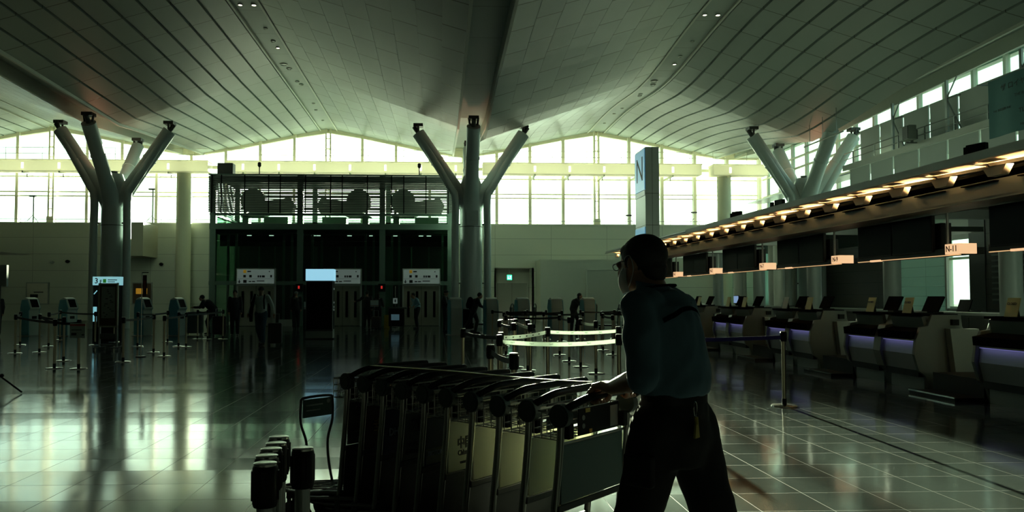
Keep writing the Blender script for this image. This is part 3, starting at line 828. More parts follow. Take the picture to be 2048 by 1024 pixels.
# posts of the island and the cross arms that carry the canopy
PK = [8.9 + 3.3 * k for k in range(6)]
for k, yy in enumerate(PK):
    t = thing('canopy_post', 'tall round post carrying the canopy behind the check-in desks', 'post', (9.6, yy, 0), 0, 'posts behind the desks')
    mb = MB(); mb.cyl((0, 0, 0), (0, 0, 2.9), 0.17, n=18); mb.build('post', M['steel_paint'], t, smooth=True)
    MB().box(-1.895, 0.1, -0.06, 0.06, 2.74, 2.9).build('cross_arm', M['grey_steel'], t)
# far posts of the second canopy row
for k, (x0, yy) in enumerate(((11.9, 26.2), (11.6, 28.6), (13.0, 31.6), (13.2, 30.4), (14.0, 29.6), (11.0, 23.8), (14.8, 32.5), (16.2, 33.8))):
    mb = MB(); mb.cyl((x0, yy, 0), (x0, yy, 3.4), 0.17, n=16)
    tag(mb.build('far_post', M['white_paint'], smooth=True), 'pale round post standing beyond the check-in island', 'post', 'pale posts beyond the island')
struct(MB().box(11.0, 16.5, 22.0, 34.0, 3.4, 3.55).build('ceiling', M['mid_grey']))

# monitor bars
LAMPBAR = mat('warm bar light', (0.9, 0.7, 0.45), 0.4, emit=(1.0, 0.60, 0.28), estr=0.55)
SIGNL = mat('lit number sign', (0.85, 0.7, 0.5), 0.4, emit=(1.0, 0.60, 0.32), estr=0.72)
def monitor_bar(y, num):
    nm = {None: 'the nearest desks, cut by the frame'}.get(num, 'the desks under sign ' + str(num))
    t = thing('monitor_bar', 'hanging bar with two black monitors over ' + nm, 'monitor bar', (7.62, y, 2.06), 0, 'monitor bars under the canopy')
    MB().box(-0.05, 0.30, 0.02, 2.72, 0.0, 0.10).build('bar', M['black'], t, bevel=0.008)
    MB().box(-0.055, -0.03, 0.05, 2.7, -0.012, 0.0).build('bar_light', LAMPBAR, t)
    MB().box(-0.065, -0.02, 2.0, 2.3, -0.02, 0.012).build('spot_light', SIGNL, t)
    for y0, yw, dx in ((0.62, 1.0, 0.0), (1.68, 1.0, 0.02)):
        m = MB().box(-0.08 + dx, -0.02 + dx, y0, y0 + yw, 0.06, 0.62).build('monitor', M['black'], t, bevel=0.008)
        MB().box(-0.083 + dx, -0.079 + dx, y0 + 0.02, y0 + yw - 0.02, 0.08, 0.60).build('screen', M['screen'], m)
        MB().box(0.0 + dx, 0.16, y0 - 0.10, y0 + 0.5, 0.10, 0.50).build('housing', M['black'], t)
    for y0 in (0.45, 1.0, 1.5, 2.2):
        MB().cyl((0.05, y0, 0.1), (0.05, y0, 0.645), 0.022, n=8).build('hanger', M['grey_steel'], t)
    if num:
        s = MB().box(-0.10, 0.17, 0.0, 0.30, 0.004, 0.155).build('number_sign', SIGNL, t, bevel=0.004)
        lettering(num, 0.125, M['ink'], s, (-0.102, 0.155, 0.08), (PI / 2, 0, -PI / 2), bold=0.002, sx=0.95)
for k, num in enumerate((None, 'N-11', 'N-9', 'N-7', 'N-5', 'N-3')):
    monitor_bar(7.30 + 3.23 * k, num)

# check-in desks
PURP = mat('lavender light', (0.5, 0.5, 0.7), 0.4, emit=(0.30, 0.28, 0.75), estr=0.35)
FRONT_P = mat('desk front panel', (0.42, 0.44, 0.45), 0.4, var=0.03)
def yz(u, v, w): return Vector((u, w, v))
def desk_unit(y, which):
    t = thing('checkin_desk', 'curved grey double check-in desk ' + which, 'check-in desk', (7.42, y, 0), 0, 'check-in desks')
    # near end panel (towards the camera), far end panel and the panel between the two modules
    prof = [(0.10, 0.0), (0.04, 0.22), (-0.06, 0.30), (-0.13, 0.55), (-0.10, 0.78), (-0.02, 0.97), (0.10, 0.99), (0.16, 1.16), (0.62, 1.16), (0.64, 0.98), (0.86, 0.62), (0.98, 0.25), (1.0, 0.0)]
    for y0, yw in ((0.0, 0.06), (0.90, 0.20), (1.96, 0.06)):
        m = M['mid_grey']
        mb = MB(); mb.prism(prof, yz, y0, y0 + yw); mb.build('end_panel', m, t, bevel=0.006)
    for y0 in (0.06, 1.10):
        y1 = y0 + 0.84
        mb = MB()
        fp = [(-0.02, 0.30), (-0.08, 0.55), (-0.05, 0.74), (0.02, 0.74), (0.02, 0.30)]
        mb.prism(fp, yz, y0, y1); mb.build('front_panel', FRONT_P, t)
        MB().box(-0.075, -0.045, y0 + 0.01, y1 - 0.01, 0.744, 0.750).build('edge_light', PURP, t)
        ll = bpy.data.lights.new('desk_glow', 'AREA'); ll.shape = 'RECTANGLE'; ll.size = 0.74; ll.size_y = 0.03; ll.energy = 0.05; ll.color = (0.40, 0.36, 1.0)
        lo = bpy.data.objects.new('desk_glow', ll); COL.objects.link(lo); lo.parent = t
        lo.location = (-0.10, (y0 + y1) / 2, 0.735); lo.rotation_euler = Vector((0.35, 0, -1)).to_track_quat('-Z', 'Y').to_euler()
        mb = MB(); mb.prism([(-0.15, 0.78), (-0.16, 0.90), (0.12, 0.95), (0.12, 0.78)], yz, y0 - 0.01, y1 + 0.01); mb.build('ledge', M['matte_black'], t)
        mb = MB(); mb.prism([(0.10, 0.95), (0.05, 1.12), (0.10, 1.14), (0.16, 0.95)], yz, y0 + 0.02, y1 - 0.02); mb.build('upper_panel', M['mid_grey'], t)
        MB().box(0.02, 0.6, y0 - 0.02, y1 + 0.02, 1.14, 1.175).build('desk_top', M['matte_black'], t)
        MB().box(-0.03, 0.3, y0, y1, 0.20, 0.30).build('kick_panel', M['black'], t)
        MB().box(0.06, 0.9, y0, y1, 0.0, 0.2).build('plinth', M['pale_grey'], t)
    # belt side: pale cheek and dark baggage belt mouth
    mb = MB(); mb.prism([(0.45, 0.0), (0.98, 0.0), (0.80, 0.95), (0.35, 0.95)], yz, -0.14, -0.02); mb.build('belt_cheek', M['pale_grey'], t, bevel=0.005)
    MB().box(0.1, 1.6, -1.22, -0.16, 0.22, 0.30).build('baggage_belt', M['rubber'], t)
    MB().box(0.05, 0.12, -1.22, -0.16, 0.0, 0.30).build('belt_front', M['black'], t)
    MB().box(-0.35, 0.05, -1.2, -0.2, 0.0, 0.05).build('foot_plate', M['black'], t)
    MB().box(-0.36, -0.34, -1.2, -0.2, 0.04, 0.06).build('metal_edge', M['chrome'], t)
    MB().box(1.3, 1.4, -1.2, -0.2, 0.3, 0.95).build('belt_curtain', M['matte_black'], t)
    MB().box(0.45, 0.55, -0.06, 0.05, 1.0, 1.09).build('handset', M['black'], t)
    return t
YEL = mat('yellow notice', (0.75, 0.70, 0.30), 0.6, var=0.06)
PALE_CARD = mat('pale notice', (0.62, 0.70, 0.66), 0.6, var=0.03)
names = ['nearest the camera, cut by the right edge of the frame', 'under sign N-11', 'under sign N-9', 'under sign N-7', 'under sign N-5', 'under sign N-3']
for k in range(6):
    y = 8.0 + 3.25 * k
    desk_unit(y, names[k])
    where = 'on the desk ' + names[k]
    for j, (yy, colr) in enumerate(((0.42, YEL), (1.46, YEL if k != 2 else PALE_CARD))):
        side = 'near' if j == 0 else 'far'
        t = thing('closed_notice', ('pale' if colr is PALE_CARD else 'yellow') + ' notice card on the %s half of the desk %s' % (side, names[k] if k else 'cut by the frame edge'), 'notice', (7.56, y + yy + 0.18, 1.175), 0, 'notices on the desk tops')
        mb = MB(); mb.prism([(0.0, 0.0), (0.012, 0.0), (0.075, 0.25), (0.063, 0.25)], yz, -0.11, 0.11); mb.build('card', colr, t)
        mb = MB(); mb.prism([(0.06, 0.0), (0.10, 0.0), (0.065, 0.2)], yz, -0.05, 0.05); mb.build('stand', M['black'], t)
        if k < 2 and colr is YEL:
            lettering('CLOSED', 0.045, M['ink'], t, (0.028, 0, 0.17), (PI / 2 - 0.25, 0, -PI / 2), bold=0.001)
        t = thing('desk_monitor', 'black desk monitor on the %s half of the desk %s' % (side, names[k] if k else 'cut by the frame edge'), 'monitor', (7.72, y + yy - 0.12, 1.175), 0, 'small monitors on the desk tops')
        mb = MB(); mb.prism([(0.02, 0.03), (0.05, 0.03), (0.16, 0.26), (0.13, 0.27)], yz, -0.19, 0.19); mb.build('screen_case', M['matte_black'], t)
        MB().box(0.04, 0.2, -0.08, 0.08, 0, 0.03).build('foot', M['black'], t)

# back counter of the island with cupboards
bcn = thing('back_counter', 'long low grey counter with cupboard fronts behind the check-in desks', 'counter', (10.05, 0, 0))
MB().box(0.0, 0.6, 6.0, 30.0, 0.0, 1.08).build('cupboard', M['mid_grey'], bcn)
MB().box(-0.04, 0.64, 6.0, 30.0, 1.08, 1.14).build('worktop', M['pale_grey'], bcn)
for k in range(20):
    yy = 7.0 + 1.14 * k
    MB().box(-0.012, 0.0, yy, yy + 1.12, 0.1, 1.04).build('door', M['dark_grey'], bcn)
    MB().cyl((-0.03, yy + (0.08 if k % 2 else 1.04), 0.72), (-0.03, yy + (0.08 if k % 2 else 1.04), 0.95), 0.012, n=6).build('handle', M['black'], bcn)
# laptops and a bag on the back counter
for yy, lab in ((14.3, 'open dark laptop on the back counter before the bright window'), (21.9, 'open dark laptop on the back counter behind desk N-7')):
    t = thing('laptop', lab, 'laptop', (10.3, yy, 1.14))
    MB().box(-0.05, 0.2, -0.17, 0.17, 0, 0.02).build('keyboard', M['black'], t)
    mb = MB(); mb.prism([(-0.05, 0.0), (-0.03, 0.0), (0.05, 0.24), (0.03, 0.24)], yz, -0.17, 0.17); mb.build('screen', M['screen'], t)
t = thing('monitor', 'small screen with pale blue picture on the far end of the back counter', 'monitor', (10.3, 25.6, 1.14))
MB().box(0, 0.03, -0.22, 0.22, 0.05, 0.33).build('case', M['black'], t); MB().box(-0.005, 0, -0.2, 0.2, 0.07, 0.31).build('screen', mat('blue screen', (0.2, 0.3, 0.5), 0.3, emit=(0.4, 0.6, 1), estr=0.35), t)
MB().box(0, 0.15, -0.1, 0.1, 0, 0.05).build('foot', M['black'], t)

# ================================================================== pillar with the blue letter N
t = thing('letter_pillar', 'tall pale pillar with a blue panel and letter N at the canopy end', 'pillar', (7.16, 25.6, 0))
BLUE = mat('blue sign panel', (0.10, 0.36, 0.62), 0.35, emit=(0.10, 0.42, 0.75), estr=0.28)
MB().box(0, 0.49, 0, 1.33, 0, 6.63).build('casing', mat('pillar paint', (0.80, 0.86, 0.83), 0.35, var=0.03), t, bevel=0.012)
mb = MB()
for z in (1.3, 2.6, 3.9, 5.0):
    mb.box(-0.003, 0.493, -0.003, 1.333, z, z + 0.012)
mb.box(0.235, 0.245, -0.004, 0, 0, 6.63); mb.build('joint', M['dark_grey'], t)
MB().box(-0.02, 0, 0.03, 1.30, 5.15, 6.58).build('blue_panel', BLUE, t)
MB().box(-0.02, 0, 0.03, 1.30, 3.3, 3.85).build('blue_panel', BLUE, t)
MB().box(-0.018, 0, 0.03, 1.30, 4.95, 5.13).build('pale_panel', M['sign_face'], t)
lettering('N', 1.25, M['ink'], t, (-0.022, 0.66, 5.87), (PI / 2, 0, -PI / 2), bold=-0.004)

# banner hanging from the gallery
t = thing('hanging_banner', 'teal fabric banner with Japanese lettering hanging from the right gallery', 'banner', (17.0, 22.34, 6.29))
TEAL = mat('teal fabric', (0.13, 0.30, 0.31), 0.8, var=0.08, scale=3)
mb = MB()
n = 24
front = [(-4.6 + 4.6 * i / n) for i in range(n + 1)]
mb.rings([[Vector((0.03 * math.sin(i * 0.9), yy, 0)), Vector((0.03 * math.sin(i * 0.9), yy, 1.78)), Vector((0.03 * math.sin(i * 0.9) + 0.006, yy, 1.78)), Vector((0.03 * math.sin(i * 0.9) + 0.006, yy, 0))] for i, yy in enumerate(front)])
mb.build('fabric', TEAL, t, smooth=True)
MB().tube([(0, -4.7, 1.8), (0, 0.45, 1.8)], 0.025, 8).box(-0.02, 1.0, 0.38, 0.42, 1.78, 1.82).box(-0.02, 1.0, -2.6, -2.56, 1.78, 1.82).build('rail', M['grey_steel'], t)
for body, sz, yy, zz in (('ザ ロイヤルパー', 0.23, -0.55, 1.42), ('THE ROYAL', 0.13, -1.1, 1.08), ('TOK', 0.13, -1.5, 0.98), ('THE 羽田国際 THE', 0.085, -0.25, 0.78), ('TIAT S', 0.2, -1.25, 0.58), ('はね', 0.16, -1.55, 0.36), ('Haneda', 0.13, -1.3, 0.18)):
    lettering(body, sz, M['ink'], t, (-0.034, yy, zz), (PI / 2, 0, -PI / 2), align='LEFT')

# boxes and cameras on the gallery and on the canopy
t = thing('speaker_box', 'pale square speaker box fixed to the gallery handrail', 'speaker', (17.62, 27.15, 7.2))
MB().box(-0.2, 0.30, -0.04, 0.04, -0.05, 0.0).build('arm', M['grey_steel'], t)
MB().box(-0.28, 0.02, -0.35, 0.25, 0.05, 0.58).build('case', M['pale_grey'], t, bevel=0.02)
MB().box(-0.30, -0.28, -0.32, 0.0, 0.08, 0.55).build('grille', M['dark_grey'], t)
MB().box(0.0, 0.22, -0.12, 0.12, 0.1, 0.45).box(-0.02, 0.1, -.04, .04, -0.02, 0.1).build('bracket', M['grey_steel'], t)
def floodlight(x, y, z, rz, lab):
    t = thing('floodlight', lab, 'floodlight', (x, y, z), rz)
    MB().cyl((0, 0, 0), (0, 0, 0.16), 0.02, n=8).cyl((0, 0, 0.12), (0.16, 0, 0.14), 0.02, n=8).build('arm', M['black'], t)
    MB().box(0.14, 0.22, -0.13, 0.13, 0.06, 0.26).build('head', M['black'], t, bevel=0.01)
    MB().box(-0.05, 0.05, -0.05, 0.05, 0, 0.05).box(-0.03, .03, -0.03, .03, .05, .2).build('base', M['black'], t)
floodlight(6.9, 9.46, 3.19, 0.3, 'black floodlight on the canopy edge before the gallery boards')
floodlight(6.9, 17.33, 3.19, 0.5, 'black floodlight on the canopy where the white fascia ends')
floodlight(6.9, 15.2, 3.19, 0.2, 'black floodlight on the canopy below the right branching column')
# light rail hanging under the roof beside the right column
t = thing('light_rail', 'thin rail hung on three rods from the roof beside the right column', 'rail', (16.2, 30.8, 8.05))
MB().tube([(0, -1.6, 0.0), (0, 1.6, 0.0)], 0.035, 8).build('rail', M['grey_steel'], t)
for yy in (-1.1, 0, 1.1):
    MB().cyl((0, yy, 0), (0, yy, 1.2), 0.015, n=6).build('rod', M['grey_steel'], t)
# equipment standing on the sill outside the lower panes
def sillmast(x, h, lab):
    t = thing('sill_mast', lab, 'mast', (x, 45.35, SILL + 0.08))
    MB().cyl((0, 0, 0), (0, 0, h), 0.045, n=8).build('mast', M['grey_steel'], t)
    MB().box(-0.25, 0.12, -0.06, 0.06, h, h + 0.09).build('camera', M['dark_grey'], t)
    MB().tube([(0, 0, 0.5), (-0.35, 0, 0.12), (-0.5, 0, 0.1)], 0.02, 6).tube([(0, 0, 0.4), (0.3, 0, 0.02)], 0.02, 6).build('stay', M['grey_steel'], t)
sillmast(-24.0, 1.55, 'camera mast on the sill of the far left window')
sillmast(-17.05, 2.0, 'slim mast with stays on the sill right of the left column')
sillmast(15.75, 0.75, 'short camera mast on the sill left of the right round column')
sillmast(11.7, 0.55, 'short camera mast on the sill just left of the blue letter pillar')
# ================================================================== self-service kiosks
KIOS = mat('kiosk paint', (0.42, 0.50, 0.46), 0.4, var=0.04)
KSIDE = mat('kiosk blue side', (0.09, 0.30, 0.37), 0.4, var=0.05)
def make_kiosk(label, group, loc):
    t = thing('checkin_kiosk', label, 'kiosk', loc, 0, group)
    body = [(-0.20, 0.02), (-0.17, 0.92), (-0.24, 1.0), (-0.10, 1.36), (0.02, 1.40), (0.16, 1.34), (0.22, 1.0), (0.22, 0.02)]
    mb = MB(); mb.prism(body, lambda u, v, w: Vector((w, u, v)), -0.22, 0.22); mb.build('body', KIOS, t, bevel=0.02)
    for s in (-1, 1):
        mb = MB(); mb.prism([(-0.19, 0.03), (-0.16, 0.92), (-0.22, 1.0), (-0.10, 1.32), (0.15, 1.30), (0.21, 1.0), (0.21, 0.03)], lambda u, v, w: Vector((w, u, v)), s * 0.235 - 0.012, s * 0.235 + 0.012); mb.build('side_cover', KSIDE, t)
    mb = MB(); mb.prism([(-0.232, 1.04), (-0.120, 1.32), (-0.126, 1.323), (-0.238, 1.043)], lambda u, v, w: Vector((w, u, v)), -0.16, 0.16); mb.build('touch_screen', M['screen'], t)
    MB().box(-0.1, 0.1, -0.19, -0.172, 0.62, 0.72).build('printer_slot', M['black'], t)
    MB().box(-0.29, 0.29, -0.28, 0.28, 0.0, 0.025).build('base', M['grey_steel'], t)
    return t
k0 = make_kiosk('grey kiosk before the central column, beside the man in black', 'kiosks in the right row', (0.62, 28, 0))
k0.rotation_euler = (0, 0, PI + 0.25)
for x0, lab in ((1.95, 'grey kiosk right of the man with the backpack'), (3.12, 'grey kiosk before the exit door alcove'), (4.38, 'grey kiosk before the pale service block, third from the right end'), (5.6, 'grey kiosk with a woman standing behind it')):
    dup(k0, (x0, 28, 0), PI + 0.2, lab)
kk = None
for x0, lab in ((-9.56, 'grey kiosk before the man bending over his trolley'), (-10.8, 'grey kiosk in front of the dark poster right of the left column'), (-13.5, 'grey kiosk just left of the lit 3F sign'), (-14.85, 'grey kiosk in front of the pale wall poster')):
    if kk is None:
        kk = dup(k0, (x0, 28, 0), 1.25, lab, 'kiosks in the left row')
    else:
        dup(k0, (x0, 28, 0), 1.25, lab, 'kiosks in the left row')

# ================================================================== queue posts and belts
def make_post(label, group, loc, base_r=0.165, h=0.98, rz=0.0, pole='brass'):
    t = thing('queue_post', label, 'queue post', loc, rz, group)
    mb = MB(); mb.lathe([(base_r, 0.0), (base_r, 0.008), (base_r * 0.9, 0.018), (0.035, 0.026)], n=28); mb.build('base', M['chrome'], t, smooth=True)
    mb = MB(); mb.cyl((0, 0, 0.02), (0, 0, h - 0.1), 0.026, n=14); mb.build('pole', M[pole], t, smooth=True)
    mb = MB(); mb.lathe([(0.030, 0.02), (0.030, 0.10)], n=14); mb.build('foot_collar', M['black'], t, smooth=True)
    mb = MB(); mb.lathe([(0.036, h - 0.13), (0.039, h - 0.12), (0.039, h - 0.01), (0.034, h - 0.002)], n=18)
    mb.box(-0.010, 0.010, -0.0425, 0.0425, h - 0.11, h - 0.02); mb.box(-0.0425, 0.0425, -0.010, 0.010, h - 0.11, h - 0.02)
    hd = mb.build('belt_head', M['black'], t, smooth=True)
    mb = MB(); mb.lathe([(0.036, h - 0.003), (0.036, h + 0.004), (0.030, h + 0.006)], n=18); mb.build('cap', M['chrome'], hd, smooth=True)
    return t
POST = make_post('steel queue post carrying the end of the blue belt', None, (4.56, 9.77, 0))
BELTW = mat('white belt', (0.66, 0.70, 0.62), 0.7, var=0.03)
BELTB = mat('blue belt', (0.012, 0.010, 0.16), 0.7, var=0.05)
BELTK = mat('dark belt', (0.018, 0.026, 0.026), 0.7, var=0.1)
translucent(BELTW, (0.62, 0.68, 0.62), 0.5)
def belt(a, b, m, label, group=None, sag=0.02, z=0.915, text=False):
    a = Vector((a[0], a[1], 0)); b = Vector((b[0], b[1], 0)); d = (b - a).normalized()
    a = a + d * 0.04; b = b - d * 0.04; nrm = Vector((-d.y, d.x, 0)) * 0.0012
    rings = []
    n = 10
    for i in range(n + 1):
        u = i / n; p = a.lerp(b, u); zz = z - sag * 4 * u * (1 - u)
        rings.append([p - nrm + Vector((0, 0, zz - 0.025)), p - nrm + Vector((0, 0, zz + 0.025)), p + nrm + Vector((0, 0, zz + 0.025)), p + nrm + Vector((0, 0, zz - 0.025))])
    mb = MB(); mb.rings(rings); o = mb.build('queue_belt', m)
    tag(o, label, 'belt', group)
    if text:
        L = (b - a).length; k = 0.12; i = 0
        ang = math.atan2(d.y, d.x)
        while k < L - 0.1:
            u = k / L; zz = z - sag * 4 * u * (1 - u)
            p = a + d * k - Vector((-d.y, d.x, 0)) * 0.003 + Vector((0, 0, zz))
            lettering('TIAT', 0.026, M['ink'], o, p, (PI / 2, 0, ang), name='belt_lettering')
            i += 1; k += 0.235
    return o
RG = 'queue posts right of the centre'
rp = dict(s1=(1.62, 11.1), s2=(2.9, 15.25), s3=(2.9, 16.6), s4=(2.98, 18.4), s5=(4.4, 19.95), s6=(4.3, 18.4), s7=(2.94, 13.95), s8=(1.7, 14.6), s9=(1.53, 12.5), s10=(1.31, 13.0),
          s11=(1.57, 15.25), s12=(1.65, 18.4), s13=(1.17, 14.4), s14=(0.73, 9.0), s15=(0.50, 7.2), s16=(0.615, 6.13), s17=(0.80, 9.62), s18=(0.355, 10.85), s19=(2.75, 11.4), s20=(2.2, 9.1))
rlab = dict(s1='steel queue post between the two lengths of the upper white belt', s15='dark queue post nearest the carts on the left, joined to its neighbour by a belt', s16='lowest dark queue post just above the cart handles',
            s14='queue post where the lower white belt starts', s17='queue post where the upper white belt starts', s18='queue post left of the white belts, before the central column',
            s19='queue post at the right end of the upper white belt, half behind the man', s20='queue post at the right end of the lower white belt, behind the man')
for k, (x0, y0) in rp.items():
    if k == 's8': x0 = 1.74
    pass
    dup(POST, (x0, y0, 0), 0.3 * ((hash(k[1:]) if False else int(k[1:])) % 5), rlab.get(k, 'steel queue post in the rows beyond the white belts'), RG)
WB = 'lit white queue belts'
belt(rp['s17'], rp['s1'], BELTW, 'left length of the upper white belt with dark lettering', WB, text=True)
belt(rp['s1'], rp['s19'], BELTW, 'right length of the upper white belt with dark lettering', WB, text=True)
belt(rp['s14'], rp['s20'], BELTW, 'lower white belt with dark lettering, nearest the camera', WB, 0.035, 0.90, True)
belt(rp['s20'], (4.56, 9.77), BELTB, 'deep blue belt stretched behind the man to the lone queue post', None, 0.012, 0.905)
belt(rp['s15'], rp['s16'], BELTK, 'dark short belt between the two queue posts above the carts')
belt(rp['s18'], rp['s17'], BELTK, 'dark belt running left from the start of the upper white belt')
for a, b, lab in (('s2', 's7', 'pale short belt right of the centre between two far posts'), ('s11', 's9', 'pale short belt just above the start of the upper white belt')):
    belt(rp[a], rp[b], BELTW, lab)
for a, b in (('s3', 's4'), ('s4', 's12'), ('s5', 's6'), ('s13', 's10')):
    belt(rp[a], rp[b], BELTK, 'dark belt in the queue rows beyond the white belts', 'dark queue belts right')
prev = None
for row, yy in enumerate((21.8, 23.4, 25.0)):
    prev = None
    for k in range(6):
        x0 = 1.9 + 0.95 * k + 0.12 * ((k * 7 + row * 3) % 5) - 0.1 * row; y0 = yy + 0.16 * ((k * 5 + row) % 4)
        dup(POST, (x0, y0, 0), 0.4 * k, 'far queue post standing in the dark rows before the right kiosks', 'far queue posts before the right kiosks')
        if prev and k != 3: belt(prev, (x0, y0), BELTK, 'dark belt between far queue posts before the right kiosks', 'far dark belts right')
        prev = (x0, y0)
# left rows
LG = 'queue posts on the left'
lp_px = [(108.7, 737), (157, 738), (246, 724), (307, 705), (328, 713), (357, 693), (372, 694), (127, 722), (78.6, 705), (97, 693), (119.6, 680), (275, 693), (395, 678), (415, 678), (446, 678), (40, 690), (30, 707), (335, 684), (228, 684), (190, 690)]
CYW, SYW = math.cos(math.atan(62 / 1500)), math.sin(math.atan(62 / 1500))
def floor_at(px, py):
    """ground point of the hall that the photograph shows at this pixel"""
    cp, sp = math.cos(math.atan(56 / 1500)), math.sin(math.atan(56 / 1500))
    f = Vector((SYW * cp, CYW * cp, sp)); r = Vector((CYW, -SYW, 0)); u = r.cross(f)
    d = f + r * ((px - 939) / 1500) + u * ((536 - py) / 1500)
    return (d * (-1.45 / d.z)) + Vector((0, 0, 1.45))
lpos = [floor_at(*p) for p in lp_px]
for i, p in enumerate(lpos):
    dup(POST, (p.x, p.y, 0), 0.37 * i, 'dark queue post in the belt rows on the left of the hall', LG)
for a, b in ((0, 1), (7, 8), (3, 2), (4, 6), (5, 6), (12, 13), (13, 14), (9, 10), (15, 16), (0, 8), (11, 17), (18, 19), (6, 14), (10, 19), (16, 0)):
    belt(lpos[a], lpos[b], BELTK, 'dark belt between queue posts on the left of the hall', 'dark queue belts left')

# dense bundle of parked posts, front left of the carts
BG = 'parked queue posts bottom left'
B0 = None
for i, (x0, y0, lab) in enumerate(((-0.54, 2.39, 'nearest parked queue post with a bright worn cap'), (-0.56, 2.50, 'second parked queue post, right behind the nearest one'), (-0.57, 2.61, 'third parked queue post of the bunch in the foreground'), (-0.575, 2.71, 'fourth parked queue post of the bunch in the foreground'), (-0.59, 2.83, 'farthest parked queue post of the bunch in the foreground'), (-0.465, 2.62, 'parked queue post on the right side of the bunch'))):
    if B0 is None:
        B0 = make_post(lab, BG, (x0, y0, 0), 0.045, 0.925, 0.2, 'grey_steel')
    else:
        dup(B0, (x0, y0, 0), 0.2 + 0.1 * i, lab)

# ================================================================== signs and stands
t = thing('floor_sign', 'lit 3F floor sign pylon in front of the left branching column', 'sign', (-10.8, 25.0, 0))
MB().box(-0.42, 0.42, -0.12, 0.12, 0, 2.02).build('body', M['black'], t, bevel=0.01)
hd = MB().box(-0.43, 0.43, -0.14, 0.14, 1.80, 2.08).build('header', mat('lit blue header', (0.3, 0.6, 0.65), 0.4, emit=(0.30, 0.66, 0.72), estr=0.55), t)
lettering('3', 0.24, M['ink'], hd, (-0.31, -0.143, 1.935), FRONT, bold=0.004); lettering('F', 0.16, M['ink'], hd, (-0.17, -0.143, 1.91), FRONT, bold=0.003)
MB().box(-0.10, 0.0, -0.145, -0.14, 1.88, 2.0).build('pictogram', mat('green pictogram', (0.05, 0.3, 0.06), 0.5, emit=(0.05, 0.4, 0.05), estr=0.2), hd)
MB().box(0.05, 0.35, -0.143, -0.14, 1.96, 1.985).box(0.05, 0.28, -0.143, -0.14, 1.90, 1.92).build('caption', M['ink'], hd)
SCR = mat('lit info screen', (0.3, 0.6, 0.7), 0.4, emit=(0.25, 0.62, 0.70), estr=0.6)
MB().box(-0.41, -0.29, -0.125, -0.12, 0.62, 1.1).build('screen', SCR, t); MB().box(0.33, 0.40, -0.125, -0.12, 1.0, 1.35).build('screen', SCR, t)
mb = MB(); mb.prism([(-0.38, 1.5), (-0.28, 1.62), (-0.30, 1.64), (-0.40, 1.52)], lambda u, v, w: Vector((u, w, v)), -0.126, -0.12); mb.build('arrow', SCR, t)

t = thing('poster_stand', 'wheeled poster stand with a framed notice and brown lower band', 'stand', (-8.78, 20.4, 0), -0.12)
FRM = mat('pale wood frame', (0.70, 0.68, 0.52), 0.5)
mb = MB()
mb.box(-0.27, 0.27, -0.05, 0.0, 0.62, 0.66); mb.box(-0.27, 0.27, -0.05, 0, 1.75, 1.79); mb.box(-0.27, -0.235, -0.05, 0, 0.62, 1.79); mb.box(0.235, 0.27, -0.05, 0, 0.62, 1.79); mb.build('frame', FRM, t)
MB().box(-0.235, 0.235, -0.03, -0.01, 0.66, 1.75).build('backing', mat('brown board', (0.13, 0.08, 0.03), 0.6), t)
pb = MB().box(-0.19, 0.19, -0.036, -0.03, 0.86, 1.70).build('poster', mat('grey poster', (0.55, 0.60, 0.53), 0.6), t)
mb = MB()
rr = random.Random(4)
for i in range(16):
    a = rr.uniform(-0.16, 0.10); z = 0.9 + 0.047 * i
    mb.box(a, a + rr.uniform(0.03, 0.1), -0.039, -0.036, z, z + 0.018)
mb.build('print', M['ink'], pb)
MB().box(-0.26, -0.22, -0.02, 0.02, 0.09, 1.8).build('upright', M['grey_steel'], t); MB().box(0.22, 0.26, -0.02, 0.02, 0.09, 1.8).build('upright', M['grey_steel'], t)
MB().box(-0.24, 0.24, -0.015, 0.015, 0.14, 0.17).box(-0.24, 0.24, -0.015, 0.015, 0.30, 0.45).build('crossbar', M['mid_grey'], t)
for s in (-1, 1):
    MB().box(s * 0.24 - .02, s * 0.24 + .02, -0.28, 0.28, 0.07, 0.10).build('foot', M['black'], t)
    for q in (-0.26, 0.26):
        MB().cyl((s * 0.24 - 0.012, q, 0.035), (s * 0.24 + 0.012, q, 0.035), 0.035, n=10).build('wheel', M['rubber'], t)

p = lpos[1]
t = thing('queue_sign', 'white notice with a red top band fixed on a left queue post', 'sign', (p.x - 0.0, p.y - 0.06, 0.62))
MB().box(-0.15, 0.15, -0.012, 0.0, 0.0, 0.29).build('board', mat('white notice', (0.62, 0.66, 0.60), 0.5), t)
MB().box(-0.15, 0.15, -0.014, -0.012, 0.235, 0.275).build('red_band', mat('red band', (0.5, 0.05, 0.05), 0.5), t)
MB().box(-0.12, -0.02, -0.014, -0.012, 0.05, 0.10).box(-0.12, 0.08, -0.014, -0.012, 0.15, 0.165).box(0.08, 0.13, -0.014, -0.012, 0.05, 0.07).build('print', M['ink'], t)
MB().box(-0.02, 0.02, 0.0, 0.035, 0.05, 0.12).build('clamp', M['black'], t)
t = thing('flag_pole_sign', 'thin pole with a small dark red flag sign on the left', 'flag', (p.x + 0.05, p.y + 3.0, 0))
MB().cyl((0, 0, 0), (0, 0, 2.02), 0.012, n=8).build('pole', M['chrome'], t); MB().lathe([(0.12, 0), (0.12, 0.02)], n=16).build('base', M['black'], t)
MB().box(0.0, 0.15, -0.006, 0.006, 2.0, 2.02).build('arm', M['black'], t)
MB().box(0.02, 0.11, -0.004, 0.004, 1.45, 1.95).build('flag', mat('dark red flag', (0.05, 0.015, 0.012), 0.7), t)
MB().box(0.035, 0.09, -0.006, -0.004, 1.62, 1.82).build('print', mat('red print', (0.25, 0.03, 0.02), 0.6), t)

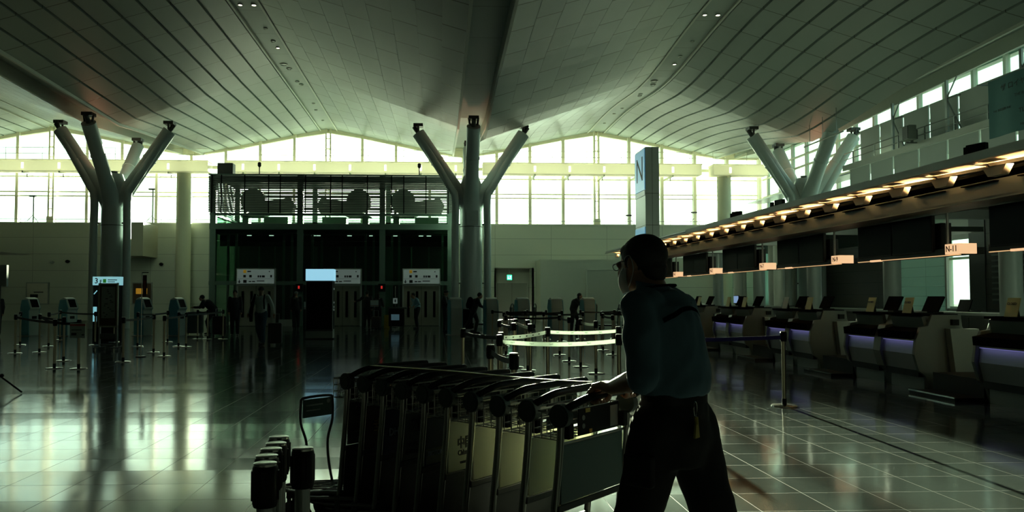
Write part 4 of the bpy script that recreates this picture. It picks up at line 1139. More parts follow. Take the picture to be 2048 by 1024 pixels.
# totem with lit blue head
t = thing('display_totem', 'tall display totem with a glowing pale blue head and dark screen', 'totem', (-4.0, 25.5, 0), 0.0)
MB().box(-0.47, 0.44, 0.0, 0.42, 0, 2.36).build('body', M['pale_grey'], t, bevel=0.01)
MB().box(-0.475, 0.47, -0.02, 0.46, 1.97, 2.36).build('lit_head', mat('lit totem head', (0.35, 0.62, 0.72), 0.4, emit=(0.30, 0.62, 0.78), estr=0.80), t, bevel=0.008)
MB().box(-0.45, 0.42, -0.012, 0.0, 0.33, 1.95).build('screen', M['screen'], t)
MB().box(-0.47, 0.44, -0.014, 0.0, 0.27, 0.33).build('sill', M['dark_grey'], t)
MB().box(0.44, 0.446, 0.06, 0.36, 0.33, 1.95).build('side_screen', M['screen'], t)
mb = MB()
for z in (1.66, 1.2, 1.05, 0.95):
    mb.box(0.446, 0.45, 0.12, 0.3, z, z + 0.06)
mb.build('side_print', M['sign_face'], t)
MB().box(-0.5, 0.48, -0.03, 0.45, 0.0, 0.03).build('base', M['black'], t)
# small stands before the lifts
def notice_stand(x, y, h, lab, w=0.36, m=None):
    t = thing('notice_stand', lab, 'stand', (x, y, 0))
    MB().lathe([(0.14, 0), (0.14, 0.015), (0.02, 0.03)], n=16).build('base', M['black'], t)
    MB().cyl((0, 0, 0.02), (0, 0, h), 0.015, n=8).build('pole', M['chrome'], t)
    MB().box(-w / 2, w / 2, -0.02, 0.0, h - 0.1, h + 0.18).build('board', m or mat('pale board', (0.6, 0.68, 0.63), 0.5), t)
    MB().box(-w / 2, w / 2, -0.023, -0.02, h - 0.07, h - 0.045).build('stripe', mat('red stripe', (0.25, 0.04, 0.03), 0.5), t)
notice_stand(-4.95, 28.9, 1.05, 'small white notice stand just left of the totem')
notice_stand(-2.85, 33.6, 1.08, 'small white notice stand beside the couple at the lifts')
t = thing('wet_floor_sign', 'yellow wet floor sign standing left of the dark bin cart', 'floor sign', (-2.35, 34.6, 0))
YW = mat('yellow plastic', (0.42, 0.30, 0.02), 0.5)
for s in (-1, 1):
    mb = MB(); mb.prism([(s * 0.16, 0), (s * 0.18, 0), (s * 0.02, 0.58), (0, 0.58)], lambda u, v, w: Vector((w, u, v)), -0.13, 0.13); mb.build('leaf', YW, t)
t = thing('service_cart', 'dark cleaning cart with a blue lettered plate before the right lift', 'cart', (-1.82, 33.6, 0))
MB().box(-0.38, 0.30, -0.25, 0.25, 0.1, 0.88).build('body', M['black'], t, bevel=0.02)
MB().box(-0.42, 0.42, -0.28, 0.28, 0.88, 0.95).build('top', M['dark_grey'], t)
MB().box(-0.27, 0.09, -0.262, -0.25, 0.38, 0.64).build('plate', mat('blue plate', (0.20, 0.36, 0.42), 0.5, emit=(.2, .4, .5), estr=0.1), t)
for sx in (-0.3, 0.24):
    for sy in (-0.18, 0.18):
        MB().cyl((sx, sy - 0.02, 0.05), (sx, sy + 0.02, 0.05), 0.05, n=10).build('wheel', M['rubber'], t)
t = thing('lift_post_sign', 'slim post with a white pictogram plate left of the right lift', 'sign', (-2.0, 34.9, 0))
MB().cyl((0, 0, 0), (0, 0, 1.9), 0.02, n=8).build('pole', M['chrome'], t); MB().lathe([(0.13, 0), (0.13, 0.02)], n=14).build('base', M['black'], t)
MB().box(-0.1, 0.1, -0.03, -0.02, 1.1, 1.35).build('plate', M['sign_face'], t); MB().box(-0.03, 0.03, -0.033, -0.03, 1.16, 1.29).build('pictogram', M['ink'], t)

# exit sign, wall posters, wall bits
t = thing('exit_sign', 'small green lit exit sign hung over the door in the alcove', 'sign', (4.35, 45.9, 2.42))
MB().box(-0.17, 0.17, -0.04, 0.04, 0, 0.34).build('case', M['pale_grey'], t)
f = MB().box(-0.155, 0.155, -0.05, -0.04, 0.015, 0.325).build('lit_face', mat('exit green', (0.05, 0.7, 0.35), 0.4, emit=(0.06, 1.0, 0.45), estr=1.3), t)
mb = MB(); mb.box(-0.1, -0.06, -0.054, -0.05, 0.08, 0.26); mb.box(-0.1, 0.1, -0.054, -0.05, 0.08, 0.12); mb.box(0.02, 0.10, -0.054, -0.05, 0.16, 0.26); mb.build('pictogram', mat('exit white', (0.8, 0.9, 0.8), 0.4, emit=(.9, 1, .9), estr=1.2), f)
MB().box(-0.02, 0.02, -0.02, 0.02, 0.34, 0.75).build('hanger', M['grey_steel'], t)
for x0, x1, m, lab in ((-24.1, -22.8, mat('pale poster', (0.62, 0.60, 0.52), 0.5), 'framed pale poster on the back wall at the far left'), (-18.0, -16.85, mat('dark poster', (0.10, 0.06, 0.04), 0.5), 'framed dark poster with a glowing orange picture right of the left column')):
    t = thing('wall_poster', lab, 'poster', ((x0 + x1) / 2, 44.95, 0.95))
    W = (x1 - x0) / 2
    MB().box(-W, W, -0.05, 0.05, 0, 1.3).build('frame', M['grey_steel'], t)
    MB().box(-W + .06, W - .06, -0.06, -0.05, 0.06, 1.24).build('print', m, t)
    if x0 > -20: MB().box(-0.35, 0.3, -0.065, -0.06, 0.62, 0.95).build('picture', mat('orange picture', (0.5, 0.26, 0.03), 0.5, emit=(0.7, 0.34, 0.03), estr=0.25), t)
    else: MB().box(-0.4, 0.05, -0.065, -0.06, 0.4, 0.6).box(-0.2, 0.35, -0.065, -0.06, 0.7, 0.75).build('caption', M['ink'], t)
for x0, z0, nm, lab, m in ((-22.6, 3.4, 'wall_camera', 'small pale dome camera on the left back wall', M['pale_grey']), (-21.7, 3.45, 'wall_camera', 'small black camera on the left back wall beside the pale one', M['black']), (-16.3, 3.3, 'wall_camera', 'small black camera on the back wall right of the left column', M['black'])):
    t = thing(nm, lab, 'camera', (x0, 45.0, z0))
    MB().box(-0.05, 0.05, -0.12, 0, 0, 0.08).build('arm', m, t); MB().ell((0, -0.22, 0.02), (0.12, 0.15, 0.10), 10, 6).build('camera_head', m, t, smooth=True)
t = thing('wall_vent', 'small brown square vent on the back wall left of the lift tower', 'vent', (-15.05, 45.0, 2.15))
MB().box(-0.16, 0.16, -0.03, 0.02, 0, 0.55).build('frame', mat('vent brown', (0.16, 0.14, 0.08), 0.6), t); MB().box(-0.12, 0.12, -0.04, -0.03, .05, .5).build('grille', M['dark_grey'], t)

# far left: tip of island M, its letter sign and an easel banner
t = thing('letter_sign', 'dark sign with the letter M at the left edge of the frame', 'sign', (-12.98, 22.0, 1.72))
MB().box(-0.6, 0.62, 0, 0.1, 0, 0.62).build('case', M['pale_grey'], t); lettering('M', 0.42, M['ink'], t, (0.28, -0.004, 0.3), FRONT, bold=0.012)
MB().box(-0.1, 0.1, 0.02, 0.08, -1.72, 0).build('stem', M['grey_steel'], t)
t = thing('canopy', 'pointed tip of another lit canopy at the left edge of the frame', 'canopy', (-15.15, 22.6, 2.82))
mb = MB(); mb.prism([(-3.0, 0.1), (-0.9, 0.0), (1.6, 0.0), (0.6, 0.06), (-3.0, 0.2)], lambda u, v, w: Vector((u, w, v)), -0.2, 3.0); mb.build('tip', ISL, t)
mb = MB(); mb.prism([(-3.0, -0.35), (-0.2, -0.35), (0.4, -0.2), (-3.0, -0.2)], lambda u, v, w: Vector((u, w, v)), 0.0, 3.0); mb.build('beam', M['mid_grey'], t)
for yy in (0.2, 2.6): MB().box(-1.2, -1.1, yy, yy + .1, -2.82, 0.05).build('post', M['grey_steel'], t)
ld = bpy.data.lights.new('tip_lamp', 'AREA'); ld.shape = 'RECTANGLE'; ld.size = 1.6; ld.size_y = 0.1; ld.energy = 1.5; ld.color = (1.0, 0.6, 0.25)
lo = bpy.data.objects.new('tip_lamp', ld); COL.objects.link(lo); lo.parent = t; lo.location = (-0.5, 0.6, -0.18); lo.rotation_euler = (PI, 0, 0)
t = thing('easel_banner', 'grey banner on a black folding easel cut by the left frame edge', 'banner', (-7.25, 11.3, 0), 0.5)
MB().box(-1.0, 0.72, -0.01, 0.01, 0.22, 1.62).build('sheet', mat('grey banner sheet', (0.13, 0.15, 0.14), 0.6, var=0.1), t)
mb = MB(); mb.tube([(0.68, -0.03, 1.98), (0.15, -0.06, 1.0)], 0.014, 6); mb.tube([(0.15, -0.06, 0.78), (1.02, -0.35, 0.02)], 0.014, 6); mb.ell((0.76, -0.25, 0.27), (0.03, 0.03, 0.03), 8, 6); mb.tube([(0.15, -0.06, 0.78), (-0.6, -0.35, 0.0)], 0.014, 6); mb.tube([(0.15, .0, 1.0), (0.15, 0.5, 0.0)], 0.014, 6); mb.tube([(0.15, -.03, 1.62), (0.15, -.03, 0.7)], 0.014, 6)
mb.build('easel', M['black'], t)
# ================================================================== luggage carts
M['cart_tube'] = mat('cart tube', (0.30, 0.30, 0.27), 0.28, 1.0, var=0.05, scale=20)
M['cart_dark'] = mat('cart dark tube', (0.035, 0.037, 0.036), 0.4, 0.2, var=0.1)
M['disc'] = mat('handle bracket', (0.035, 0.055, 0.048), 0.5, var=0.1)
def board_mat(name, col, tr=0.0):
    m = mat(name, col, 0.45, var=0.03, scale=2)
    if tr: translucent(m, (min(1, col[0] * 1.25), min(1, col[1] * 1.22), col[2]), tr)
    return m
BW = board_mat('cream cart board', (0.90, 0.89, 0.78), 0.5)
BN = board_mat('unlit plain cart board', (0.10, 0.16, 0.145))  # plain board with its lack of light put into the colour
CART_RZ = R(46)
def V3(*a): return Vector(a)
def make_cart(loc, rz, label, hoop):
    t = thing('luggage_cart', label, 'luggage cart', loc, rz, 'luggage carts pushed in a train')
    U = 0.26
    for s in (-1, 1):
        mb = MB(); mb.tube(bez([(s * U, 0.07, 0.30), (s * U, 0.05, 0.45), (s * U, 0.01, 0.80), (s * U, 0.0, 0.96)], 4), 0.0155, 10); mb.build('upright', M['cart_tube'], t, smooth=True)
        mb = MB(); mb.cyl((s * U - 0.018, 0, 0.968), (s * U + 0.018, 0, 0.968), 0.047, n=22); mb.cyl((s * U - 0.022, 0, 0.968), (s * U + 0.022, 0, 0.968), 0.036, n=18)
        mb.build('handle_bracket', M['disc'], t, smooth=True)
        MB().box(s * U - s * 0.045 - 0.018, s * U - s * 0.045 + 0.018, -0.02, 0.012, 0.87, 0.935).build('brake_box', M['black'], t, bevel=0.004)
    P = bez([(-U, -0.005, 0.985), (-U + .015, -0.045, 1.012), (-U + 0.065, -0.085, 1.040), (-0.12, -0.10, 1.047), (0.0, -0.10, 1.048), (0.12, -0.10, 1.047), (U - 0.03, -0.10, 1.046), (U + 0.01, -0.095, 1.043)], 6)
    mb = MB(); mb.tube(P, 0.0155, 12); mb.ell((U + 0.012, -0.095, 1.043), (0.017, 0.017, 0.017), 10, 6)
    h = mb.build('handle', M['black'], t, smooth=True)
    mb = MB(); mb.tube(bez([(U, -0.005, 0.985), (U - 0.003, -0.05, 1.01), (U - 0.012, -0.09, 1.038)], 5), 0.012, 8); mb.build('handle_arm', M['black'], t, smooth=True)
    # wire basket between the brackets
    mb = MB(); r = 0.0026
    X, Y0, Y1, Z0, Z1 = 0.235, 0.03, 0.155, 0.862, 0.972
    for z in (Z0, 0.898, 0.935, Z1):
        mb.tube([(-X, Y0, z), (X, Y0, z), (X, Y1, z), (-X, Y1, z)], r if z < Z1 else 0.005, 5, loop=True)
    k = -X
    while k <= X + 0.001:
        mb.tube([(k, Y1, Z1), (k, Y1, Z0), (k, Y0, Z0), (k, Y0, Z1)], r, 5); k += 0.047
    for yy in (0.07, 0.115):
        mb.tube([(-X, yy, Z1), (-X, yy, Z0), (X, yy, Z0), (X, yy, Z1)], r, 5)
    mb.build('basket', M['cart_tube'], t)
    # frame bar under the board, cross tubes
    MB().box(-U, U, 0.012, 0.034, 0.575, 0.605).build('board_rail', M['cart_dark'], t, bevel=0.004)
    mb = MB(); mb.tube([(-U, 0.012, 0.85), (U, 0.012, 0.85)], 0.006, 8); mb.build('cross_tube', M['cart_tube'], t)
    # platform: tapered tube frame sloping to the front, so carts nest
    mb = MB()
    mb.tube(bez([(-U, 0.07, 0.33), (-0.24, 0.3, 0.29), (-0.15, 0.66, 0.215), (-0.12, 0.81, 0.20), (-0.06, 0.86, 0.20), (0.06, 0.86, 0.20), (0.12, 0.81, 0.20), (0.15, 0.66, 0.215), (0.24, 0.3, 0.29), (U, 0.07, 0.33)], 4), 0.014, 8)
    mb.build('platform_frame', M['cart_dark'], t, smooth=True)
    mb = MB()
    for q in (-0.16, -0.08, 0.0, 0.08, 0.16):
        mb.tube([(q * 1.2, 0.08, 0.336), (q * 0.62, 0.84, 0.206)], 0.005, 6)
    for yy in (0.2, 0.42, 0.62):
        w = 0.245 - 0.12 * yy
        mb.tube([(-w, yy, 0.317 - 0.165 * (yy - .07)), (w, yy, 0.317 - 0.165 * (yy - .07))], 0.006, 6)
    mb.build('platform_wires', M['cart_tube'], t)
    for x0, yy, rad in ((-U, 0.06, 0.095), (U, 0.06, 0.095), (-0.115, 0.73, 0.07), (0.115, 0.73, 0.07)):
        f = MB(); f.box(x0 - 0.022, x0 - 0.016, yy - 0.02, yy + 0.02, rad, 0.22 + (0.1 if yy < .5 else 0)).box(x0 + 0.016, x0 + 0.022, yy - 0.02, yy + 0.02, rad, 0.22 + (0.1 if yy < .5 else 0))
        fk = f.build('wheel_fork', M['cart_dark'], t)
        mb = MB(); mb.tube([(x0 - 0.014, yy, rad), (x0 + 0.014, yy, rad)], rad, 22); mb.build('wheel', M['rubber'], fk, smooth=True, bevel=0.006)
    mb = MB(); mb.rings([[V3(-w, y, z), V3(w, y, z), V3(w, y, z - .008), V3(-w, y, z - .008)] for w, y, z in ((.235, .10, .318), (.215, .30, .280), (.135, .66, .207), (.11, .81, .192))]); mb.build('deck_plate', M['cart_dark'], t)
    MB().box(-U, U, 0.045, 0.06, 0.30, 0.35).box(-U, U, 0.04, 0.055, 0.42, 0.44).build('rear_bar', M['cart_dark'], t)
    MB().box(-0.16, 0.16, 0.85, 0.875, 0.17, 0.215).build('bumper', M['rubber'], t, bevel=0.008)
    if hoop:
        mb = MB(); mb.tube(bez([(-0.085, 0.56, 0.22), (-0.085, 0.61, 0.38), (-0.085, 0.62, 0.52), (-0.125, 0.625, 0.645), (-0.125, 0.625, 0.765), (-0.10, 0.625, 0.80), (0.10, 0.625, 0.80), (0.125, 0.625, 0.765), (0.125, 0.625, 0.645), (0.085, 0.62, 0.52), (0.085, 0.61, 0.38), (0.085, 0.56, 0.22)], 4), 0.0085, 8)
        hp = mb.build('front_hoop', M['cart_dark'], t, smooth=True)
        pl = MB().box(-0.112, 0.112, 0.617, 0.623, 0.675, 0.79).build('hoop_plate', mat('green hoop plate', (0.018, 0.10, 0.075), 0.4), hp)
        mb = MB(); mb.tube([(0.085, 0.615, 0.767), (0.085, 0.617, 0.767)], 0.014, 16); mb.build('round_mark', M['pale_grey'], pl)
        MB().box(-0.09, 0.04, 0.615, 0.617, 0.747, 0.757).box(-0.09, 0.02, 0.615, 0.617, 0.715, 0.723).build('print', M['pale_grey'], pl)
    return t
INK = M['ink']
PALE_INK = mat('pale lettering', (0.35, 0.42, 0.55), 0.5)
B2F = board_mat('shaded white 2F board', (0.11, 0.125, 0.11))  # white boards, the shade between the carts put into their greys
B2Fn = board_mat('shaded pale 2F board', (0.14, 0.155, 0.13))
specs = [
    (B2F, [('2F', 0.085, -0.155, 0.79, INK), ('SHIPS', 0.03, -0.165, 0.69, INK), ('& HOTEL', 0.03, -0.165, 0.655, INK)], 'farthest luggage cart, with the front hoop and green plate'),
    (board_mat('dark red board', (0.05, 0.010, 0.008)), [('幸', 0.09, -0.15, 0.72, mat('gold lettering', (0.42, 0.24, 0.05), 0.5))], 'second luggage cart from the front, its dark red board bears a gold character'),
    (board_mat('dark blue board', (0.010, 0.014, 0.075)), [('DHL', 0.055, -0.14, 0.72, PALE_INK)], 'third luggage cart from the front, with a dark blue board'),
    (B2Fn, [('2F', 0.10, -0.145, 0.775, INK), ('SHIPS', 0.032, -0.155, 0.68, INK), ('& HOTEL', 0.032, -0.155, 0.645, INK)], 'fourth luggage cart from the front, its pale board marked 2F'),
    (board_mat('blue over white board', (0.012, 0.03, 0.07)), [('BIOTON', 0.032, -0.15, 0.665, PALE_INK)], 'fifth luggage cart from the front, its board blue above a lettered strip'),
    (board_mat('white lettered board', (0.70, 0.73, 0.64), 0.3), [('中国', 0.062, -0.125, 0.735, INK), ('China', 0.034, -0.12, 0.69, INK), ('www', 0.02, -0.12, 0.645, INK)], 'sixth luggage cart, with a white board of Chinese and English lettering'),
    (BW, [], 'fourth luggage cart from the man, with a plain cream board beside the lettered one'),
    (BW, [], 'third luggage cart from the man, with a plain glowing cream board'),
    (BW, [], 'second luggage cart from the man, with the brightest cream board'),
    (BN, [], 'last luggage cart, gripped by the man, with an unlit grey green board'),
]
base_cart = None
for i, (bm_, txt, lab) in enumerate(specs):
    u = i / 9.0
    ld = Vector((-0.514, 4.29, 0)).lerp(Vector((0.494, 3.02, 0)), u)
    rz = CART_RZ
    loc = ld + Vector((math.cos(rz), math.sin(rz), 0)) * 0.26
    if i == 0:
        c = make_cart(loc, rz, lab, True)
    elif i == 1:
        c = base_cart = make_cart(loc, rz, lab, False)
    else:
        c = dup(base_cart, loc, rz, lab)
        for ch in list(c.children):
            if ch.name.startswith('ad_board') or ch.name.startswith('basket_plate') or ch.name.startswith('dark_sheet'):
                for g in list(ch.children): bpy.data.objects.remove(g, do_unlink=True)
                bpy.data.objects.remove(ch, do_unlink=True)
    b = MB().box(-0.242, 0.242, 0.014, 0.022, 0.607, 0.845).build('ad_board', bm_, c, bevel=0.002)
    if i < 8: MB().box(-0.245, 0.245, 0.04, 0.05, 0.345, 0.575).build('dark_sheet', M['cart_dark'], c)  # dark sheet added where only blackness shows below the board
    for body, sz, x0, z0, m in txt:
        lettering(body, sz, m, b, (x0 - (0.02 if len(body) > 2 else 0), 0.0125, z0), FRONT, bold=0.0012, sx=0.9)
    if i == 4:
        MB().box(-0.238, 0.238, 0.0128, 0.014, 0.615, 0.69).build('lower_strip', B2Fn, b)
    pl = MB().box(-0.10, 0.225, 0.022, 0.027, 0.862, 0.975).build('basket_plate', M['black'], c, bevel=0.002)
    MB().box(0.15, 0.212, 0.019, 0.0215, 0.872, 0.963).build('pale_card', mat('pale card', (0.22, 0.24, 0.22), 0.5) if i == 0 else bpy.data.materials['pale card'], pl)
    mb = MB()
    for z0 in (0.90, 0.935):
        mb.tube([(-0.065, 0.0195, z0), (-0.065, 0.0215, z0)], 0.011, 14)
    mb.build('round_marks', M['mid_grey'], pl)
    if i == 9:
        MB().box(-0.02, 0.0, 0.019, 0.0215, 0.866, 0.882).build('orange_mark', mat('orange mark', (0.5, 0.28, 0.06), 0.5), pl)
        MB().box(-0.05, -0.015, 0.019, 0.0215, 0.955, 0.972).build('yellow_mark', mat('yellow mark', (0.25, 0.22, 0.05), 0.5), pl)
# yellow strap laid over the handles, back to the man's hand
pts = bez([(-0.36, 4.18, 1.066), (-0.29, 4.05, 1.072), (0.05, 3.80, 1.072), (0.29, 3.56, 1.072), (0.46, 3.41, 1.072), (0.60, 3.26, 1.078), (0.655, 3.20, 1.082)], 6)
mb = MB()
rg = []
for i, p in enumerate(pts):
    d = (pts[min(i + 1, len(pts) - 1)] - pts[max(i - 1, 0)]); d.z = 0; d.normalize(); nn = Vector((-d.y, d.x, 0)) * (0.020 - 0.014 * i / len(pts))
    rg.append([p - nn, p + nn, p + nn + Vector((0, 0, 0.003)), p - nn + Vector((0, 0, 0.003))])
mb.rings(rg)
tag(mb.build('yellow_strap', mat('yellow strap', (0.42, 0.34, 0.10), 0.6)), 'yellow strap stretched over the cart handles to the hand of the man', 'strap')

# ================================================================== people
SKIN = mat('skin', (0.34, 0.20, 0.13), 0.55, var=0.08, scale=9)
HAIR = mat('black hair', (0.010, 0.009, 0.008), 0.7, var=0.3, scale=60, bump=0.3)
SHOE = mat('dark shoe', (0.012, 0.012, 0.012), 0.5)
def fuse(mb, name, m, parent, voxel, smooth_it=4, fold=0.0, fscale=9.0, extra=None, keep=None):
    """weld overlapping solids into one continuous skin"""
    bmesh.ops.recalc_face_normals(mb.bm, faces=mb.bm.faces[:])
    me = bpy.data.meshes.new(name); mb.bm.to_mesh(me); mb.bm.free()
    o = bpy.data.objects.new(name, me); COL.objects.link(o)
    r = o.modifiers.new('r', 'REMESH'); r.mode = 'VOXEL'; r.voxel_size = voxel
    sm = o.modifiers.new('s', 'SMOOTH'); sm.factor = 0.5; sm.iterations = smooth_it
    bpy.context.view_layer.update()
    me2 = bpy.data.meshes.new_from_object(o.evaluated_get(bpy.context.evaluated_depsgraph_get()))
    bpy.data.objects.remove(o, do_unlink=True)
    bm = bmesh.new(); bm.from_mesh(me2)
    if fold:
        bm.normal_update()
        for v in bm.verts:
            q = v.co * fscale
            f = mnoise.noise(Vector((q.x + q.z * 0.7, q.y, q.z * 0.55))) + 0.5 * mnoise.noise(Vector((q.x * 2.1 - q.z, q.y * 2.1, q.z * 1.3)))
            v.co += v.normal * f * fold
    if extra:
        bm2 = extra.bm; bmesh.ops.recalc_face_normals(bm2, faces=bm2.faces[:])
        t_me = bpy.data.meshes.new('x'); bm2.to_mesh(t_me); bm2.free(); bm.from_mesh(t_me); bpy.data.meshes.remove(t_me)
    bm.to_mesh(me2); bm.free()
    me2.name = name
    me2.materials.clear(); me2.materials.append(m)
    me2.polygons.foreach_set('use_smooth', [True] * len(me2.polygons))
    o = bpy.data.objects.new(name, me2); COL.objects.link(o)
    if parent: o.parent = parent
    return o
def V(*a): return Vector(a)
def limb(mb, pts, rs, n=12):
    mb.tube(pts, rs, n)
    for p, r in zip(pts, rs): mb.ell(p, (r * .98, r * .98, r * .98), 10, 6)
def torso(mb, rows, n=18):
    """rows: (z, cy, half width x, half depth y)"""
    mb.rings([[V(w * math.cos(2 * PI * k / n) + cx, cy + d * math.sin(2 * PI * k / n), z) for k in range(n)] for z, cx, cy, w, d in rows])
STD = dict(
    hipL=(-.09, 0, .92), kneeL=(-.095, .02, .50), ankL=(-.095, -.01, .09), toeL=(-.10, .14, .03),
    hipR=(.09, 0, .92), kneeR=(.095, .02, .50), ankR=(.095, -.01, .09), toeR=(.10, .14, .03),
    shL=(-.18, 0, 1.40), elL=(-.22, -.02, 1.13), wrL=(-.21, .07, .90), fL=(-.20, .10, .80),
    shR=(.18, 0, 1.40), elR=(.22, -.02, 1.13), wrR=(.21, .07, .90), fR=(.20, .10, .80),
    pelvis=(0, 0, .98), chest=(0, 0, 1.28), neck=(0, 0, 1.44), head=(0, .02, 1.57))
def person(label, loc, rz, pose=None, top=(0.02, 0.02, 0.02), legs=(0.015, 0.015, 0.017), scale=1.0, hair='short', coat=False, voxel=0.022):
    J = {k: V(*v) for k, v in {**STD, **(pose or {})}.items()}
    t = tag(bpy.data.objects.new('tmp', None), label, 'person')
    bpy.data.objects.remove(t, do_unlink=True)
    mb = MB()
    limb(mb, [J['pelvis'], J['chest'], J['neck'] - V(0, 0, .03)], [.125, .13, .08])
    limb(mb, [J['neck'] - V(0, 0, .04), J['head'] - V(0, 0, .06)], [.055, .05])
    hd = J['head']
    face = (hd - J['neck']); face.z = 0
    mb.ell(hd + V(0, -.005, .02), (.072, .092, .095)); mb.ell(hd + V(0, .03, -.055), (.052, .06, .06))
    mb.ell(hd + V(0, .098, -.015), (.014, .022, .022), 8, 6)
    for s in (-1, 1):
        mb.ell(hd + V(s * .074, -.005, -.01), (.012, .02, .03), 8, 6)
        L = 'L' if s < 0 else 'R'
        limb(mb, [J['sh' + L], J['el' + L], J['wr' + L]], [.05, .040, .027])
        limb(mb, [J['hip' + L], J['knee' + L], J['ank' + L]], [.085, .055, .04])
    # hands: palm, four fingers and a thumb
    ex = MB()
    for L, s in (('L', -1), ('R', 1)):
        w, f = J['wr' + L], J['f' + L]
        d = (f - w).normalized(); side = d.cross(V(0, 0, 1)); side = side.normalized() if side.length > .05 else V(1, 0, 0)
        side = d.cross(V(s, 0, 0)).normalized() if abs(d.z) > 0.7 else side
        pm = w + d * .055
        ex.tube([w, w + d * .03, pm, w + d * .085], [.024, .032, .036, .03], 8)
        for q, ln in ((-.026, .065), (-.009, .075), (.009, .072), (.026, .055)):
            a = w + d * .08 + side * q
            ex.tube([a, a + d * ln * .5, a + d * ln * .9 + d.cross(side) * .015], [.009, .0085, .007], 6)
        a = w + d * .03 + side * .03
        ex.tube([a, a + side * .025 + d * .02, a + side * .035 + d * .05], [.010, .009, .008], 6)
    body = fuse(mb, 'person', SKIN, None, voxel, 3, extra=ex)
    body.location = loc; body.rotation_euler = (0, 0, rz); body.scale = (scale,) * 3
    tag(body, label, 'person')
    cm = mat('jacket cloth', top, 0.75, var=0.15); lm = mat('trouser cloth', legs, 0.8, var=0.15)
    mb = MB()
    hem = J['pelvis'] + (V(0, 0, -.22) if coat else V(0, 0, -.02))
    limb(mb, [hem, J['pelvis'], J['chest'], J['neck'] - V(0, 0, .07)], [.16 if coat else .148, .155, .168, .09])
    for L in 'LR':
        limb(mb, [J['sh' + L], J['el' + L], J['wr' + L]], [.072, .060, .045])
    fuse(mb, 'jacket', cm, body, voxel, 3, 0.008, 12)
    mb = MB()
    limb(mb, [J['pelvis'] + V(0, 0, .04), J['pelvis'] - V(0, 0, .06)], [.140, .140])
    for L in 'LR':
        limb(mb, [J['hip' + L], J['knee' + L], J['ank' + L] + V(0, 0, .02)], [.105, .078, .062])
    fuse(mb, 'trousers', lm, body, voxel, 3, 0.006, 12)
    for L in 'LR':
        mb = MB(); a, b = J['ank' + L], J['toe' + L]
        limb(mb, [V(a.x, a.y - .04, b.z + .015), V(*((a + b) / 2)) * 1.0 + V(0, 0, -.012), b + V(0, 0, .01)], [.042, .047, .036], 10)
        mb.build('shoe', SHOE, body, smooth=True)
    if hair:
        mb = MB(); mb.ell(hd + V(0, -.018, .035), (.082, .094, .092)); 
        if hair == 'long': mb.ell(hd + V(0, -.05, -.06), (.08, .06, .14))
        if hair == 'cap':
            mb.bm.free(); mb = MB(); mb.ell(hd + V(0, -.005, .05), (.086, .10, .075)); mb.prism([(-.07, .06), (.07, .06), (.05, .17), (-.05, .17)], lambda u, v, w: hd + V(u, v, w), .045, .055)
        mb.build('cap' if hair == 'cap' else 'hair', HAIR, body, smooth=True)
    return body

# people at the far side of the hall
person('person in dark clothes behind the belts at the far left edge of the hall', (-15.6, 27.2, 0), 0.6, dict(elL=(-.24, .06, 1.14), wrL=(-.15, .26, 1.08), fL=(-.13, .34, 1.06)), scale=0.93)
bend = dict(pelvis=(0, -.12, .93), hipL=(-.09, -.10, .88), hipR=(.09, -.10, .88), chest=(0, .10, 1.16), neck=(0, .24, 1.28), head=(0, .34, 1.37), shL=(-.18, .22, 1.25), shR=(.18, .22, 1.25),
            elL=(-.2, .34, 1.02), wrL=(-.17, .56, 1.03), fL=(-.16, .66, 1.02), elR=(.2, .34, 1.02), wrR=(.17, .56, 1.03), fR=(.16, .66, 1.02),
            kneeL=(-.1, .10, .49), ankL=(-.1, .02, .09), toeL=(-.1, .17, .03), kneeR=(.1, -.22, .47), ankR=(.1, -.46, .12), toeR=(.1, -.33, .03))
person('man in black bending over a luggage trolley before the left lift corner', (-8.55, 28.6, 0), PI / 2, bend, scale=1.0)
person('person in a long dark coat standing behind the white-shirted man', (-7.3, 27.3, 0), PI + 0.2, dict(wrL=(-.24, .12, .9)), coat=True, scale=0.98)
walk = dict(kneeL=(-.1, .14, .50), ankL=(-.1, .14, .09), toeL=(-.1, .29, .04), kneeR=(.1, -.03, .49), ankR=(.1, -.28, .14), toeR=(.1, -.17, .03),
            elL=(-.30, -.05, 1.15), wrL=(-.36, -.02, .92), fL=(-.38, 0, .82), elR=(.27, .0, 1.14), wrR=(.36, .03, .93), fR=(.38, .04, .83))
ws = person('walking man in a white shirt and jeans with a dark shoulder bag', (-5.2, 22.3, 0), PI - 0.1, walk, top=(0.62, 0.72, 0.68), legs=(0.05, 0.10, 0.15), scale=1.02, hair='cap')
mb = MB(); mb.tube([(.13, .15, 1.48), (.20, .18, 1.2), (.27, .1, .9), (.30, .0, .70)], [.03, .05, .06, .05], 8); mb.tube([(.13, -.02, 1.45), (.10, -.14, 1.3), (.2, -.1, .9)], .02, 6); mb.build('shoulder_bag', M['matte_black'], ws, smooth=True)
mb = MB(); mb.tube([(-.12, .10, 1.46), (-.13, .175, 1.3), (-.14, .16, 1.05)], .022, 6); mb.build('strap', M['matte_black'], ws)
